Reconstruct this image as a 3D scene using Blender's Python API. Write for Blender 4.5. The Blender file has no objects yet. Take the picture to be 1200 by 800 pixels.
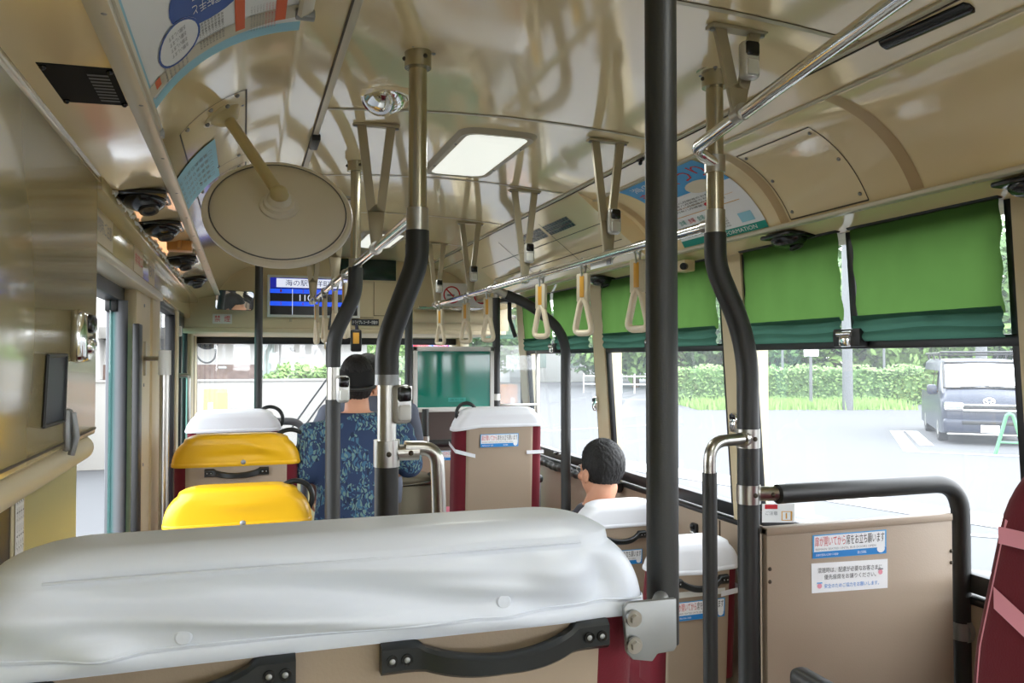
import bpy, bmesh, math, random
from mathutils import Vector, Matrix, noise
random.seed(7)
SC = bpy.context.scene
COL = SC.collection
EZ = 1.6                      # eye height over the low floor; geometry below is written relative to the eye
PI = math.pi
YAW, PITCH, F = math.radians(18.6), math.radians(1.228), 933.0

# ------------------------------------------------------------------ camera
cam_d = bpy.data.cameras.new('camera'); cam = bpy.data.objects.new('camera', cam_d); COL.objects.link(cam)
cam.location = (0, 0, EZ); cam.rotation_euler = (PI/2 + PITCH, 0, -YAW)
cam_d.sensor_width = 36; cam_d.lens = F/1200*36; cam_d.clip_start = .02; cam_d.clip_end = 500
SC.camera = cam
CR = cam.rotation_euler.to_matrix()
def ray(px, py): return (CR @ Vector(((px-600)/F, (400-py)/F, -1)))
def onX(px, py, x): r = ray(px, py); return r*(x/r.x)
def onY(px, py, y): r = ray(px, py); return r*(y/r.y)
def onZ(px, py, z): r = ray(px, py); return r*(z/r.z)
def onP(px, py, p, n): r = ray(px, py); n = Vector(n); return r*(Vector(p).dot(n)/r.dot(n))

# ------------------------------------------------------------------ materials
def lin(c):
    return tuple((v/255/12.92 if v/255 <= .04045 else ((v/255+.055)/1.055)**2.4) for v in c)
def mat(name, rgb, rough=.5, metal=0, var=.06, vscale=6, bump=0, bscale=60, coat=0, emit=0, ecol=None, sheen=0, spec=.5, rvar=.0):
    m = bpy.data.materials.new(name); m.use_nodes = True
    nt = m.node_tree; N = nt.nodes; L = nt.links; b = N['Principled BSDF']
    c = lin(rgb)
    tc = N.new('ShaderNodeTexCoord')
    nz = N.new('ShaderNodeTexNoise'); nz.inputs['Scale'].default_value = vscale; nz.inputs['Detail'].default_value = 4
    L.new(tc.outputs['Object'], nz.inputs['Vector'])
    mx = N.new('ShaderNodeMix'); mx.data_type = 'RGBA'
    mx.inputs[6].default_value = tuple(min(1, v*(1-var)) for v in c)+(1,)
    mx.inputs[7].default_value = tuple(min(1, v*(1+var)) for v in c)+(1,)
    L.new(nz.outputs['Fac'], mx.inputs[0]); L.new(mx.outputs[2], b.inputs['Base Color'])
    b.inputs['Roughness'].default_value = rough; b.inputs['Metallic'].default_value = metal
    b.inputs['Specular IOR Level'].default_value = spec
    b.inputs['Coat Weight'].default_value = coat; b.inputs['Coat Roughness'].default_value = .05
    if sheen: b.inputs['Sheen Weight'].default_value = sheen
    if rvar:
        mr = N.new('ShaderNodeMapRange'); mr.inputs[3].default_value = rough-rvar; mr.inputs[4].default_value = rough+rvar
        L.new(nz.outputs['Fac'], mr.inputs[0]); L.new(mr.outputs[0], b.inputs['Roughness'])
    if bump:
        n2 = N.new('ShaderNodeTexNoise'); n2.inputs['Scale'].default_value = bscale; n2.inputs['Detail'].default_value = 3
        L.new(tc.outputs['Object'], n2.inputs['Vector'])
        bp = N.new('ShaderNodeBump'); bp.inputs['Strength'].default_value = bump; bp.inputs['Distance'].default_value = .01
        L.new(n2.outputs['Fac'], bp.inputs['Height']); L.new(bp.outputs['Normal'], b.inputs['Normal'])
    if emit:
        b.inputs['Emission Color'].default_value = lin(ecol or rgb)+(1,); b.inputs['Emission Strength'].default_value = emit
    return m
def glassmat(name, tint=(1, 1, 1), dust=.0, refl=1.0, dustcol=(.9, .95, 1)):
    m = bpy.data.materials.new(name); m.use_nodes = True
    nt = m.node_tree; N = nt.nodes; L = nt.links; N.remove(N['Principled BSDF']); out = N['Material Output']
    tr = N.new('ShaderNodeBsdfTransparent'); tr.inputs[0].default_value = tint+(1,)
    tl = N.new('ShaderNodeBsdfTranslucent'); tl.inputs[0].default_value = dustcol+(1,)
    gl = N.new('ShaderNodeBsdfGlossy'); gl.inputs['Roughness'].default_value = .02
    fr = N.new('ShaderNodeLayerWeight'); fr.inputs[0].default_value = .5
    pw = N.new('ShaderNodeMath'); pw.operation = 'POWER'; pw.inputs[1].default_value = 5; L.new(fr.outputs['Facing'], pw.inputs[0])
    mu = N.new('ShaderNodeMath'); mu.operation = 'MULTIPLY_ADD'; mu.inputs[1].default_value = .8*refl; mu.inputs[2].default_value = .05*refl
    L.new(pw.outputs[0], mu.inputs[0])
    a = N.new('ShaderNodeMixShader'); tc = N.new('ShaderNodeTexCoord'); nz = N.new('ShaderNodeTexNoise'); nz.inputs['Scale'].default_value = 2.5
    L.new(tc.outputs['Object'], nz.inputs['Vector'])
    mr = N.new('ShaderNodeMapRange'); mr.inputs[3].default_value = dust*.7; mr.inputs[4].default_value = dust*1.3
    L.new(nz.outputs['Fac'], mr.inputs[0]); L.new(mr.outputs[0], a.inputs[0])
    L.new(tr.outputs[0], a.inputs[1]); L.new(tl.outputs[0], a.inputs[2])
    b = N.new('ShaderNodeMixShader'); L.new(mu.outputs[0], b.inputs[0]); L.new(a.outputs[0], b.inputs[1]); L.new(gl.outputs[0], b.inputs[2])
    L.new(b.outputs[0], out.inputs[0]); return m
def clothmat(name, rgb, trans=.5):
    m = bpy.data.materials.new(name); m.use_nodes = True
    nt = m.node_tree; N = nt.nodes; L = nt.links; N.remove(N['Principled BSDF']); out = N['Material Output']
    c = lin(rgb)
    tc = N.new('ShaderNodeTexCoord'); wv = N.new('ShaderNodeTexNoise'); wv.inputs['Scale'].default_value = 9
    L.new(tc.outputs['Object'], wv.inputs['Vector'])
    mx = N.new('ShaderNodeMix'); mx.data_type = 'RGBA'
    mx.inputs[6].default_value = tuple(v*.88 for v in c)+(1,); mx.inputs[7].default_value = tuple(v*1.1 for v in c)+(1,)
    L.new(wv.outputs['Fac'], mx.inputs[0])
    d = N.new('ShaderNodeBsdfDiffuse'); t = N.new('ShaderNodeBsdfTranslucent'); L.new(mx.outputs[2], d.inputs[0]); L.new(mx.outputs[2], t.inputs[0])
    s = N.new('ShaderNodeMixShader'); s.inputs[0].default_value = trans
    L.new(d.outputs[0], s.inputs[1]); L.new(t.outputs[0], s.inputs[2]); L.new(s.outputs[0], out.inputs[0]); return m

M = {}
M['cream'] = mat('cream_gloss_laminate', (236, 217, 174), .10, var=.03, vscale=1.5, coat=.6, bump=.010, bscale=3.0)
M['cream_wall'] = mat('cream_painted_metal', (192, 177, 130), .16, var=.03, coat=.25, bump=.006, bscale=3)
M['cream_matte'] = mat('cream_plastic', (205, 190, 155), .45, var=.03)
M['olive'] = mat('greenish_beige_paint', (168, 166, 118), .4, var=.03)
M['beige'] = mat('beige_panel_plastic', (160, 143, 124), .5, var=.04, bump=.05, bscale=250)
M['seam'] = mat('dark_joint', (70, 60, 45), .6)
M['strip'] = mat('grey_aluminium_strip', (200, 192, 172), .35, metal=.15, var=.04)
M['tan_strip'] = mat('tan_band', (190, 163, 120), .35, var=.05)
M['vinyl'] = mat('pale_grey_vinyl', (222, 229, 242), .36, var=.03, vscale=4, bump=.04, bscale=14)
M['white_cloth'] = mat('white_vinyl', (226, 229, 234), .5, var=.02, bump=.04, bscale=18)
M['yellow'] = mat('yellow_vinyl', (230, 178, 26), .36, var=.05, vscale=8, bump=.05, bscale=18)
M['crimson'] = mat('crimson_velour', (98, 5, 25), .9, var=.12, vscale=30, sheen=.08, bump=.1, bscale=300)
M['pink'] = mat('pink_velour', (205, 70, 105), .85, var=.06, sheen=.3)
M['pink_strap'] = mat('pale_pink_elastic', (226, 150, 165), .7)
M['black'] = mat('black_plastic', (20, 21, 22), .42, var=.1)
M['black_gloss'] = mat('black_gloss_plastic', (12, 12, 13), .2, var=.1)
M['handle'] = mat('black_green_handle_plastic', (22, 26, 27), .35, var=.1)
M['sleeve'] = mat('dark_grey_pole_sleeve', (41, 42, 41), .45, var=.08, bump=.05, bscale=300)
M['chrome'] = mat('polished_chrome', (225, 225, 222), .1, metal=1, var=.03)
M['steel'] = mat('brushed_steel', (186, 184, 178), .28, metal=1, var=.05, vscale=20)
M['old_steel'] = mat('worn_steel_tube', (176, 168, 146), .25, metal=.9, var=.1, vscale=25)
M['grey_metal'] = mat('grey_cast_metal', (150, 152, 152), .45, metal=.7, var=.06)
M['bracket'] = mat('beige_grey_bracket_paint', (168, 158, 134), .35, metal=.3, var=.05)
M['rubber'] = mat('grey_rubber_edge', (92, 94, 98), .55)
M['darkframe'] = mat('black_window_rubber', (16, 17, 18), .4)
M['white'] = mat('white_print', (238, 240, 242), .45, var=.01)
M['frame_white'] = mat('white_frame_plastic', (215, 217, 212), .4, var=.02)
M['red'] = mat('red_ink', (200, 30, 45), .5)
M['ink'] = mat('black_ink', (35, 36, 40), .5)
M['greyink'] = mat('grey_ink', (130, 132, 138), .5)
M['blue'] = mat('blue_ink', (30, 130, 205), .5)
M['navy'] = mat('deep_blue_ink', (30, 80, 165), .5)
M['skyblue'] = mat('light_blue_ink', (150, 205, 226), .5)
M['brightblue'] = mat('bright_blue_ink', (70, 160, 220), .5)
M['orange'] = mat('orange_ink', (222, 95, 40), .5)
M['amber'] = mat('amber_label', (215, 160, 60), .4)
M['teal'] = mat('teal_ink', (20, 150, 135), .5)
M['tealboard'] = mat('deep_green_gloss_board', (6, 118, 100), .06, var=.08, coat=.6, spec=.6)
M['shade_green'] = mat('dark_green_shade_fabric', (18, 84, 62), .8)
M['grip'] = mat('ivory_strap_plastic', (226, 214, 188), .4, var=.03)
M['belt'] = mat('ivory_belt', (205, 196, 172), .7)
M['floor'] = mat('grey_bus_floor', (150, 149, 143), .6, var=.1, vscale=40)
M['tan_box'] = mat('tan_plastic', (190, 130, 60), .4)
M['disc'] = mat('beige_mirror_back', (224, 219, 208), .35, var=.02)
M['cream_pole'] = mat('cream_painted_tube', (196, 182, 138), .3, var=.04)
M['brown'] = mat('dark_brown_seat_fabric', (88, 74, 70), .85, var=.1)
M['lamp'] = mat('lit_lamp_diffuser', (215, 220, 212), .4, emit=.52, ecol=(252, 255, 246))
M['lamp_bezel'] = mat('grey_lamp_bezel', (172, 164, 146), .35, var=.03)
M['scr_black'] = mat('screen_black', (5, 6, 10), .25, emit=.02, ecol=(8, 9, 20))
M['scr_blue'] = mat('screen_blue', (25, 70, 190), .3, emit=.8, ecol=(25, 75, 215))
M['scr_navy'] = mat('screen_navy', (10, 20, 110), .3, emit=.7, ecol=(18, 28, 140))
M['scr_white'] = mat('screen_white', (205, 210, 225), .3, emit=.7, ecol=(205, 210, 228))
M['scr_ink'] = mat('screen_ink', (40, 45, 90), .3, emit=.1, ecol=(50, 55, 110))
M['led_board'] = mat('dark_green_led_face', (8, 40, 30), .2)
M['mirror'] = mat('mirror_glass', (235, 238, 238), .015, metal=1, var=0)
M['dark_glass'] = mat('dark_smoked_glass', (8, 10, 16), .03, var=.0, spec=.8, coat=.5)
M['lens'] = mat('clear_lens_silver', (225, 222, 220), .08, metal=.9)
M['skin'] = mat('skin', (205, 150, 120), .55, var=.05)
M['hair'] = mat('black_hair', (20, 18, 17), .45, var=.5, vscale=90, bump=.5, bscale=420, spec=.4)
M['cap'] = mat('black_cotton_cap', (9, 9, 10), .85, bump=.1, bscale=200)
M['grey_shirt'] = mat('grey_blue_tshirt', (92, 98, 112), .85, bump=.08, bscale=40)
M['navy_shirt'] = mat('dark_polo', (62, 62, 70), .85)
M['trousers'] = mat('dark_trousers', (32, 34, 42), .85)
M['denim'] = mat('khaki_trousers', (96, 88, 74), .85)
M['shoe'] = mat('black_shoe', (18, 18, 18), .5)
M['matte_black'] = mat('matte_black_plate', (14, 14, 15), .7, var=.1, spec=.15)
M['slot_glass'] = mat('dark_blue_slot_glass', (20, 26, 42), .4, var=.3, vscale=14, spec=.25)
M['bin_metal'] = mat('dull_olive_steel', (120, 115, 98), .38, metal=.6, var=.06)
M['button_silver'] = mat('silver_plastic', (205, 205, 202), .25, metal=.35, var=.03)
M['glass'] = glassmat('dusty_window_glass', dust=.05)
M['clear'] = glassmat('clear_glass', dust=.02)
M['acrylic'] = glassmat('clear_acrylic', tint=(.9, .92, .93), dust=.05)
M['door_glass'] = glassmat('teal_door_glass', tint=(.55, .8, .76), dust=.1, dustcol=(.4, .7, .65))
M['poster_film'] = mat('clear_film', (225, 230, 235), .1)
M['blind'] = clothmat('green_blind_cloth', (72, 104, 52), .5)
M['blind_hem'] = clothmat('dark_green_hem_cloth', (62, 98, 84), .22)
# patterned shirt
def floral():
    m = mat('navy_floral_cloth', (40, 62, 96), .85, var=.2, vscale=10)
    nt = m.node_tree; N = nt.nodes; L = nt.links; b = N['Principled BSDF']
    tc = N.new('ShaderNodeTexCoord')
    wn = N.new('ShaderNodeTexNoise'); wn.inputs['Scale'].default_value = 20
    L.new(tc.outputs['Object'], wn.inputs['Vector'])
    ad = N.new('ShaderNodeVectorMath'); ad.operation = 'MULTIPLY_ADD'; ad.inputs[1].default_value = (.05, .05, .05)
    L.new(wn.outputs['Color'], ad.inputs[0]); L.new(tc.outputs['Object'], ad.inputs[2])
    def layer(scale, rot, thr, col, prev):
        mp = N.new('ShaderNodeMapping'); mp.inputs['Rotation'].default_value = rot; mp.inputs['Scale'].default_value = (scale, scale, scale*.38)
        L.new(ad.outputs[0], mp.inputs[0])
        v = N.new('ShaderNodeTexVoronoi'); v.feature = 'DISTANCE_TO_EDGE'; v.inputs['Scale'].default_value = 1
        L.new(mp.outputs[0], v.inputs['Vector'])
        lt = N.new('ShaderNodeMath'); lt.operation = 'GREATER_THAN'; lt.inputs[1].default_value = thr
        L.new(v.outputs['Distance'], lt.inputs[0])
        wv = N.new('ShaderNodeTexNoise'); wv.inputs['Scale'].default_value = 9; L.new(tc.outputs['Object'], wv.inputs['Vector'])
        gt = N.new('ShaderNodeMath'); gt.operation = 'GREATER_THAN'; gt.inputs[1].default_value = .47
        L.new(wv.outputs['Fac'], gt.inputs[0])
        an = N.new('ShaderNodeMath'); an.operation = 'MULTIPLY'; L.new(lt.outputs[0], an.inputs[0]); L.new(gt.outputs[0], an.inputs[1])
        mx = N.new('ShaderNodeMix'); mx.data_type = 'RGBA'; L.new(an.outputs[0], mx.inputs[0])
        if prev is None: mx.inputs[6].default_value = lin((34, 52, 84))+(1,)
        else: L.new(prev, mx.inputs[6])
        mx.inputs[7].default_value = lin(col)+(1,)
        return mx.outputs[2]
    o = layer(56, (0, .7, .3), .14, (58, 96, 122), None)
    o = layer(70, (.2, -.8, 1.1), .18, (100, 128, 124), o)
    o = layer(50, (.1, .2, 2.1), .26, (24, 38, 66), o)
    L.new(o, b.inputs['Base Color']); return m
M['floral'] = floral()

# ------------------------------------------------------------------ mesh builder
_tcache = {}
def text_geo(body):
    if body in _tcache: return _tcache[body]
    cu = bpy.data.curves.new('lettering', 'FONT'); cu.body = body; cu.size = 1; cu.resolution_u = 2
    ob = bpy.data.objects.new('lettering', cu); COL.objects.link(ob)
    dg = bpy.context.evaluated_depsgraph_get(); me = bpy.data.meshes.new_from_object(ob.evaluated_get(dg))
    vs = [v.co.copy() for v in me.vertices]; fs = [tuple(p.vertices) for p in me.polygons]
    bpy.data.objects.remove(ob); bpy.data.curves.remove(cu); bpy.data.meshes.remove(me)
    if vs:
        x0 = min(v.x for v in vs); x1 = max(v.x for v in vs); y0 = min(v.y for v in vs); y1 = max(v.y for v in vs)
        w = max(x1-x0, 1e-6); h = max(y1-y0, 1e-6)
        vs = [((v.x-x0)/w, (v.y-y0)/h) for v in vs]
    _tcache[body] = (vs, fs); return vs, fs

def fillet(pts, r, n=6):
    pts = [Vector(p) for p in pts]; out = [pts[0]]
    for i in range(1, len(pts)-1):
        a, b, c = pts[i-1], pts[i], pts[i+1]
        d1 = (a-b); d2 = (c-b); rr = min(r, d1.length*.49, d2.length*.49)
        p = b+d1.normalized()*rr; q = b+d2.normalized()*rr
        for k in range(n+1):
            t = k/n; out.append(p*(1-t)**2 + b*2*t*(1-t) + q*t*t)
    out.append(pts[-1]); return out

class MB:
    def __init__(s): s.v = []; s.f = []; s.m = []; s.mats = []
    def mi(s, m):
        m = M[m] if isinstance(m, str) else m
        if m not in s.mats: s.mats.append(m)
        return s.mats.index(m)
    def raw(s, vs, fs, m):
        k = len(s.v); i = s.mi(m)
        s.v += [Vector(v) for v in vs]; s.f += [tuple(a+k for a in f) for f in fs]; s.m += [i]*len(fs); return s
    def _bm(s, bm, m, mx=None):
        bm.verts.index_update()
        s.raw([(mx @ v.co if mx else v.co.copy()) for v in bm.verts], [tuple(v.index for v in f.verts) for f in bm.faces], m); bm.free(); return s
    def box(s, c, size, m, bev=0, rot=None, seg=2):
        bm = bmesh.new(); bmesh.ops.create_cube(bm, size=1)
        for v in bm.verts: v.co = Vector((v.co.x*size[0], v.co.y*size[1], v.co.z*size[2]))
        if bev: bmesh.ops.bevel(bm, geom=bm.edges[:], offset=min(bev, min(size)*.49), segments=seg, affect='EDGES', profile=.5)
        mx = Matrix.Translation(Vector(c)) @ (rot.to_4x4() if rot is not None else Matrix.Identity(4))
        return s._bm(bm, m, mx)
    def b2(s, p, q, m, bev=0):
        p = Vector(p); q = Vector(q)
        return s.box((p+q)/2, [abs(q[i]-p[i]) for i in range(3)], m, bev)
    def tube(s, pts, r, m, n=12, closed=False, flat=1.0, up=None, cap=True):
        pts = [Vector(p) for p in pts]; k = len(pts)
        rs = r if isinstance(r, (list, tuple)) else [r]*k
        tang = []
        for i in range(k):
            a = pts[(i-1) % k] if closed else pts[max(i-1, 0)]; b = pts[(i+1) % k] if closed else pts[min(i+1, k-1)]
            d = (b-a); tang.append(d.normalized() if d.length > 1e-9 else Vector((0, 0, 1)))
        u = Vector(up) if up else (Vector((0, 0, 1)) if abs(tang[0].z) < .9 else Vector((0, 1, 0)))
        vs = []; fs = []
        for i in range(k):
            t = tang[i]; u = (u - t*u.dot(t)); u = u.normalized() if u.length > 1e-6 else t.orthogonal().normalized(); w = t.cross(u)
            for j in range(n):
                a = 2*PI*j/n; vs.append(pts[i]+u*(math.cos(a)*rs[i])+w*(math.sin(a)*rs[i]*flat))
        for i in range(k if closed else k-1):
            for j in range(n):
                a = i*n+j; b = i*n+(j+1) % n; c = ((i+1) % k)*n+(j+1) % n; d = ((i+1) % k)*n+j
                fs.append((a, b, c, d))
        if not closed and cap: fs.append(tuple(range(n-1, -1, -1))); fs.append(tuple((k-1)*n+j for j in range(n)))
        return s.raw(vs, fs, m)
    def cyl(s, p, q, r, m, r2=None, n=16): return s.tube([p, q], [r, r if r2 is None else r2], m, n)
    def sph(s, c, r, m, seg=20, ring=12, rot=None):
        r = (r, r, r) if not isinstance(r, (tuple, list)) else r
        bm = bmesh.new(); bmesh.ops.create_uvsphere(bm, u_segments=seg, v_segments=ring, radius=1)
        mx = Matrix.Translation(Vector(c)) @ (rot.to_4x4() if rot is not None else Matrix.Identity(4)) @ Matrix.Diagonal((r[0], r[1], r[2], 1))
        return s._bm(bm, m, mx)
    def ring(s, c, R, r, m, u=(1, 0, 0), w=(0, 0, 1), R2=None, n=28, k=10, a0=0, a1=None):
        u = Vector(u).normalized(); w = Vector(w).normalized(); c = Vector(c); R2 = R if R2 is None else R2
        if a1 is None: return s.tube([c+u*(R*math.cos(2*PI*i/n))+w*(R2*math.sin(2*PI*i/n)) for i in range(n)], r, m, k, closed=True)
        return s.tube([c+u*(R*math.cos(a0+(a1-a0)*i/n))+w*(R2*math.sin(a0+(a1-a0)*i/n)) for i in range(n+1)], r, m, k)
    def lathe(s, prof, m, o=(0, 0, 0), axis=(0, 0, 1), n=32):
        ax = Vector(axis).normalized(); u = ax.orthogonal().normalized(); w = ax.cross(u); o = Vector(o); vs = []; fs = []
        for (r, h) in prof:
            for j in range(n):
                a = 2*PI*j/n; vs.append(o+ax*h+u*(max(r, 1e-5)*math.cos(a))+w*(max(r, 1e-5)*math.sin(a)))
        for i in range(len(prof)-1):
            for j in range(n): fs.append((i*n+j, i*n+(j+1) % n, (i+1)*n+(j+1) % n, (i+1)*n+j))
        return s.raw(vs, fs, m)
    def prism(s, poly, o, u, v, depth, m, bev=0):
        o = Vector(o); u = Vector(u).normalized(); v = Vector(v).normalized(); w = u.cross(v)
        bm = bmesh.new(); a = [bm.verts.new(o+u*x+v*y) for x, y in poly]
        f = bm.faces.new(a); e = bmesh.ops.extrude_face_region(bm, geom=[f])
        for q in e['geom']:
            if isinstance(q, bmesh.types.BMVert): q.co += w*depth
        bmesh.ops.recalc_face_normals(bm, faces=bm.faces[:])
        if bev: bmesh.ops.bevel(bm, geom=bm.edges[:], offset=bev, segments=2, affect='EDGES', profile=.5)
        return s._bm(bm, m)
    def grid(s, fn, nu, nv, m, thick=0):
        vs = [fn(i/nu, j/nv) for j in range(nv+1) for i in range(nu+1)]
        fs = [(j*(nu+1)+i, j*(nu+1)+i+1, (j+1)*(nu+1)+i+1, (j+1)*(nu+1)+i) for j in range(nv) for i in range(nu)]
        return s.raw(vs, fs, m)
    def text(s, body, fn, m, n=0):
        vs, fs = text_geo(body)
        return s.raw([fn(x, y) for x, y in vs], fs, m) if vs else s
    def leaves(s, c, r, n, size, m, box=False):
        for _ in range(n):
            if box: p = Vector((random.uniform(-1, 1), random.uniform(-1, 1), random.uniform(-1, 1)))
            else:
                p = Vector((random.gauss(0, 1), random.gauss(0, 1), random.gauss(0, 1))).normalized()*random.uniform(.55, 1)**.6
                p *= 1+.28*noise.noise(p*2.3+Vector(c))
            p = Vector(c)+Vector((p.x*r[0], p.y*r[1], p.z*r[2]))
            a = Vector((random.gauss(0, 1), random.gauss(0, 1), random.gauss(0, 1))).normalized(); b = a.orthogonal().normalized(); z = size*random.uniform(.6, 1.3)
            s.raw([p-a*z, p-b*z*.5, p+a*z, p+b*z*.5], [(0, 1, 2, 3)], m)
        return s
    def build(s, name, parent=None, smooth=35, top=None):
        me = bpy.data.meshes.new(name)
        off = Vector((0, 0, 0)); ob = bpy.data.objects.new(name, me); COL.objects.link(ob)
        if parent is not None:
            ob.parent = parent; r = parent
            while r.parent: r = r.parent
            off = r.location - Vector((0, 0, EZ))
        elif s.v:
            xs = [v.x for v in s.v]; ys = [v.y for v in s.v]; zs = [v.z for v in s.v]
            off = Vector(((min(xs)+max(xs))/2, (min(ys)+max(ys))/2, min(zs))); ob.location = off+Vector((0, 0, EZ))
        me.from_pydata([v-off for v in s.v], [], s.f)
        for m in s.mats: me.materials.append(m)
        for p, i in zip(me.polygons, s.m): p.material_index = i; p.use_smooth = True
        me.update()
        bm = bmesh.new(); bm.from_mesh(me); bmesh.ops.remove_doubles(bm, verts=bm.verts[:], dist=1e-6); bm.to_mesh(me); bm.free()
        if smooth is not None: me.set_sharp_from_angle(angle=math.radians(smooth))
        return ob

def tag(o, label=None, cat=None, group=None, kind=None):
    if label: o['label'] = label
    if cat: o['category'] = cat
    if group: o['group'] = group
    if kind: o['kind'] = kind
    return o
def thing(name, label, cat, loc, group=None):
    o = bpy.data.objects.new(name, None); COL.objects.link(o); o.location = Vector(loc)+Vector((0, 0, EZ)); o.empty_display_size = .1
    return tag(o, label, cat, group)
def struct(mb, name, label=None, smooth=35): return tag(mb.build(name, smooth=smooth), label, None, None, 'structure')
def sroot(name, loc):
    o = bpy.data.objects.new(name, None); COL.objects.link(o); o.location = Vector(loc)+Vector((0, 0, EZ)); o['kind'] = 'structure'; return o
KIDS = {}
def dup(root, loc, label=None, rotz=None, group=None):
    def cp(o, par):
        c = o.copy(); COL.objects.link(c)
        if par is not None: c.parent = par
        for ch in [q for q in COL.objects if q.parent == o]: cp(ch, c)
        return c
    r = cp(root, None); r.location = Vector(loc)+Vector((0, 0, EZ))
    if rotz is not None: r.rotation_euler.z = rotz
    if label: r['label'] = label
    if group: r['group'] = group
    return r
def rect(a, b, c, d):            # bilinear patch from four corners: lower-left, lower-right, upper-right, upper-left
    a, b, c, d = Vector(a), Vector(b), Vector(c), Vector(d)
    return lambda u, v: a*(1-u)*(1-v)+b*u*(1-v)+c*u*v+d*(1-u)*v
def sub(fn, u0, v0, u1, v1, off=None):
    return (lambda u, v: fn(u0+(u1-u0)*u, v0+(v1-v0)*v)+(off if off is not None else Vector((0, 0, 0))))
SKY, SUN, EXPO = 6.2, 0.8, 0.5
# ------------------------------------------------------------------ bus shell
CX = .72
def mirx(x): return 2*CX-x
COVE_A, COVE_C, COVE_B = Vector((1.33, .635)), Vector((1.53, .60)), Vector((1.614, .421))
def cove(side, t, y, off=0.0):           # t 0 at the ceiling edge, 1 at the lower edge; off towards the room
    p = COVE_A*(1-t)**2+COVE_C*2*t*(1-t)+COVE_B*t*t
    d = (COVE_C-COVE_A)*2*(1-t)+(COVE_B-COVE_C)*2*t
    n = Vector((d.y, -d.x)).normalized()
    p = p+n*off
    x = p.x if side > 0 else mirx(p.x)
    return Vector((x, y, p.y))
Y0, Y1 = -2.7, 5.6
prof = [(1.80, .36), (1.737, .391), (1.612, .415), (1.614, .421)]
prof += [tuple(cove(1, 1-i/14, 0))[0::2] for i in range(1, 15)]
prof += [(1.242, .673), (1.05, .688), (.9, .696), (.72, .70)]
full = prof+[(mirx(x), z) for x, z in reversed(prof[:-1])]
mb = MB()
ys = [Y0+(Y1-Y0)*i/10 for i in range(11)]
vs = [(x, y, z) for y in ys for x, z in full]; n = len(full)
mb.raw(vs, [(j*n+i, j*n+i+1, (j+1)*n+i+1, (j+1)*n+i) for j in range(10) for i in range(n-1)], 'cream')
# roof over the driver, in front of the header
mb.raw([(x, y, z) for y in (Y1, 7.05) for x, z in full], [(i, i+1, n+i+1, n+i) for i in range(n-1)], 'cream')
struct(mb, 'ceiling', 'glossy cream curved bus ceiling with coved sides')
# outer roof skin (the bus is a closed body)
mb = MB(); mb.b2((-.45, Y0-.1, .74), (1.89, 7.15, .80), 'cream_matte'); struct(mb, 'roof')
# floors
mb = MB(); mb.b2((-.42, Y0, -1.66), (1.86, 7.1, -1.6), 'floor'); struct(mb, 'floor')
mb = MB(); mb.b2((-.40, Y0, -1.6), (1.84, 1.75, -1.32), 'floor', .01); struct(mb, 'floor_rear')
# longitudinal aluminium strips at ceiling and cove edges
trim_n = [0]
def trim(mb):
    trim_n[0] += 1; return struct(mb, 'trim_%d' % trim_n[0])
for sd in (1, -1):
    X = lambda x: x if sd > 0 else mirx(x)
    mb = MB(); mb.box((X(1.242), 1.45, .670), (.018, 8.2, .008), 'strip', .002); mb.box((X(1.252), 1.45, .667), (.004, 8.2, .006), 'seam'); trim(mb)
    if sd > 0: mb = MB(); mb.grid(lambda u, v: Vector((X(1.322+.012*u), Y0+8.2*v, .642-.010*u)), 1, 1, 'strip'); mb.box((X(1.333), 1.45, .634), (.016, 8.2, .006), 'strip', .002); trim(mb)
    mb = MB(); mb.box((X(1.605), 1.45, .414), (.030, 8.2, .012), 'strip', .003)
    for k in range(17): mb.sph((X(1.600), -.4+.36*k, .4085), (.004, .004, .002), 'grey_metal', 8, 6)
    trim(mb)
# transverse seams
for y in (-.3, .53, 1.36, 2.18, 3.0, 3.8, 4.6):
    mb = MB(); pts = [(x, z) for x, z in full if .19 < x < 1.25]
    for (a, b) in zip(pts[:-1], pts[1:]):
        mb.raw([(a[0], y-.007, a[1]-.002), (a[0], y+.007, a[1]-.002), (b[0], y+.007, b[1]-.002), (b[0], y-.007, b[1]-.002)], [(0, 1, 2, 3)], 'strip')
        mb.raw([(a[0], y-.009, a[1]-.001), (a[0], y-.007, a[1]-.001), (b[0], y-.007, b[1]-.001), (b[0], y-.009, b[1]-.001)], [(0, 1, 2, 3)], 'seam')
    trim(mb)
# tan bands across the cove, darker than the cream, and access hatch outlines
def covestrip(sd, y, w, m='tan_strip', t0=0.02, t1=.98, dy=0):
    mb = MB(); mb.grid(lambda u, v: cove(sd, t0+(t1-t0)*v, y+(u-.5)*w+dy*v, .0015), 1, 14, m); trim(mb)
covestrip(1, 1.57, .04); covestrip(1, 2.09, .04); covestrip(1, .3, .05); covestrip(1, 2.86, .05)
def hatch(sd, y0, y1, t0, t1):
    mb = MB(); w = .0035
    for y in (y0, y1): mb.grid(lambda u, v: cove(sd, t0+(t1-t0)*v, y+(u-.5)*w, .001), 1, 12, 'seam')
    for t in (t0, t1): mb.grid(lambda u, v: cove(sd, t+(v-.5)*.012, y0+(y1-y0)*u, .001), 1, 1, 'seam')
    for y in (y0+.02*(1 if y1 > y0 else -1), y1-.02*(1 if y1 > y0 else -1)):
        for t in (t0+.06, t1-.06, (t0+t1)/2): mb.sph(cove(sd, t, y, .001), .0055, 'grey_metal', 8, 6)
    trim(mb)
hatch(1, 1.735, 2.06, .22, .97)
hatch(1, .5, 1.0, .2, .95)
hatch(-1, 1.86, 2.45, .3, .8)
hatch(-1, 2.55, 3.2, .3, .8)

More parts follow.
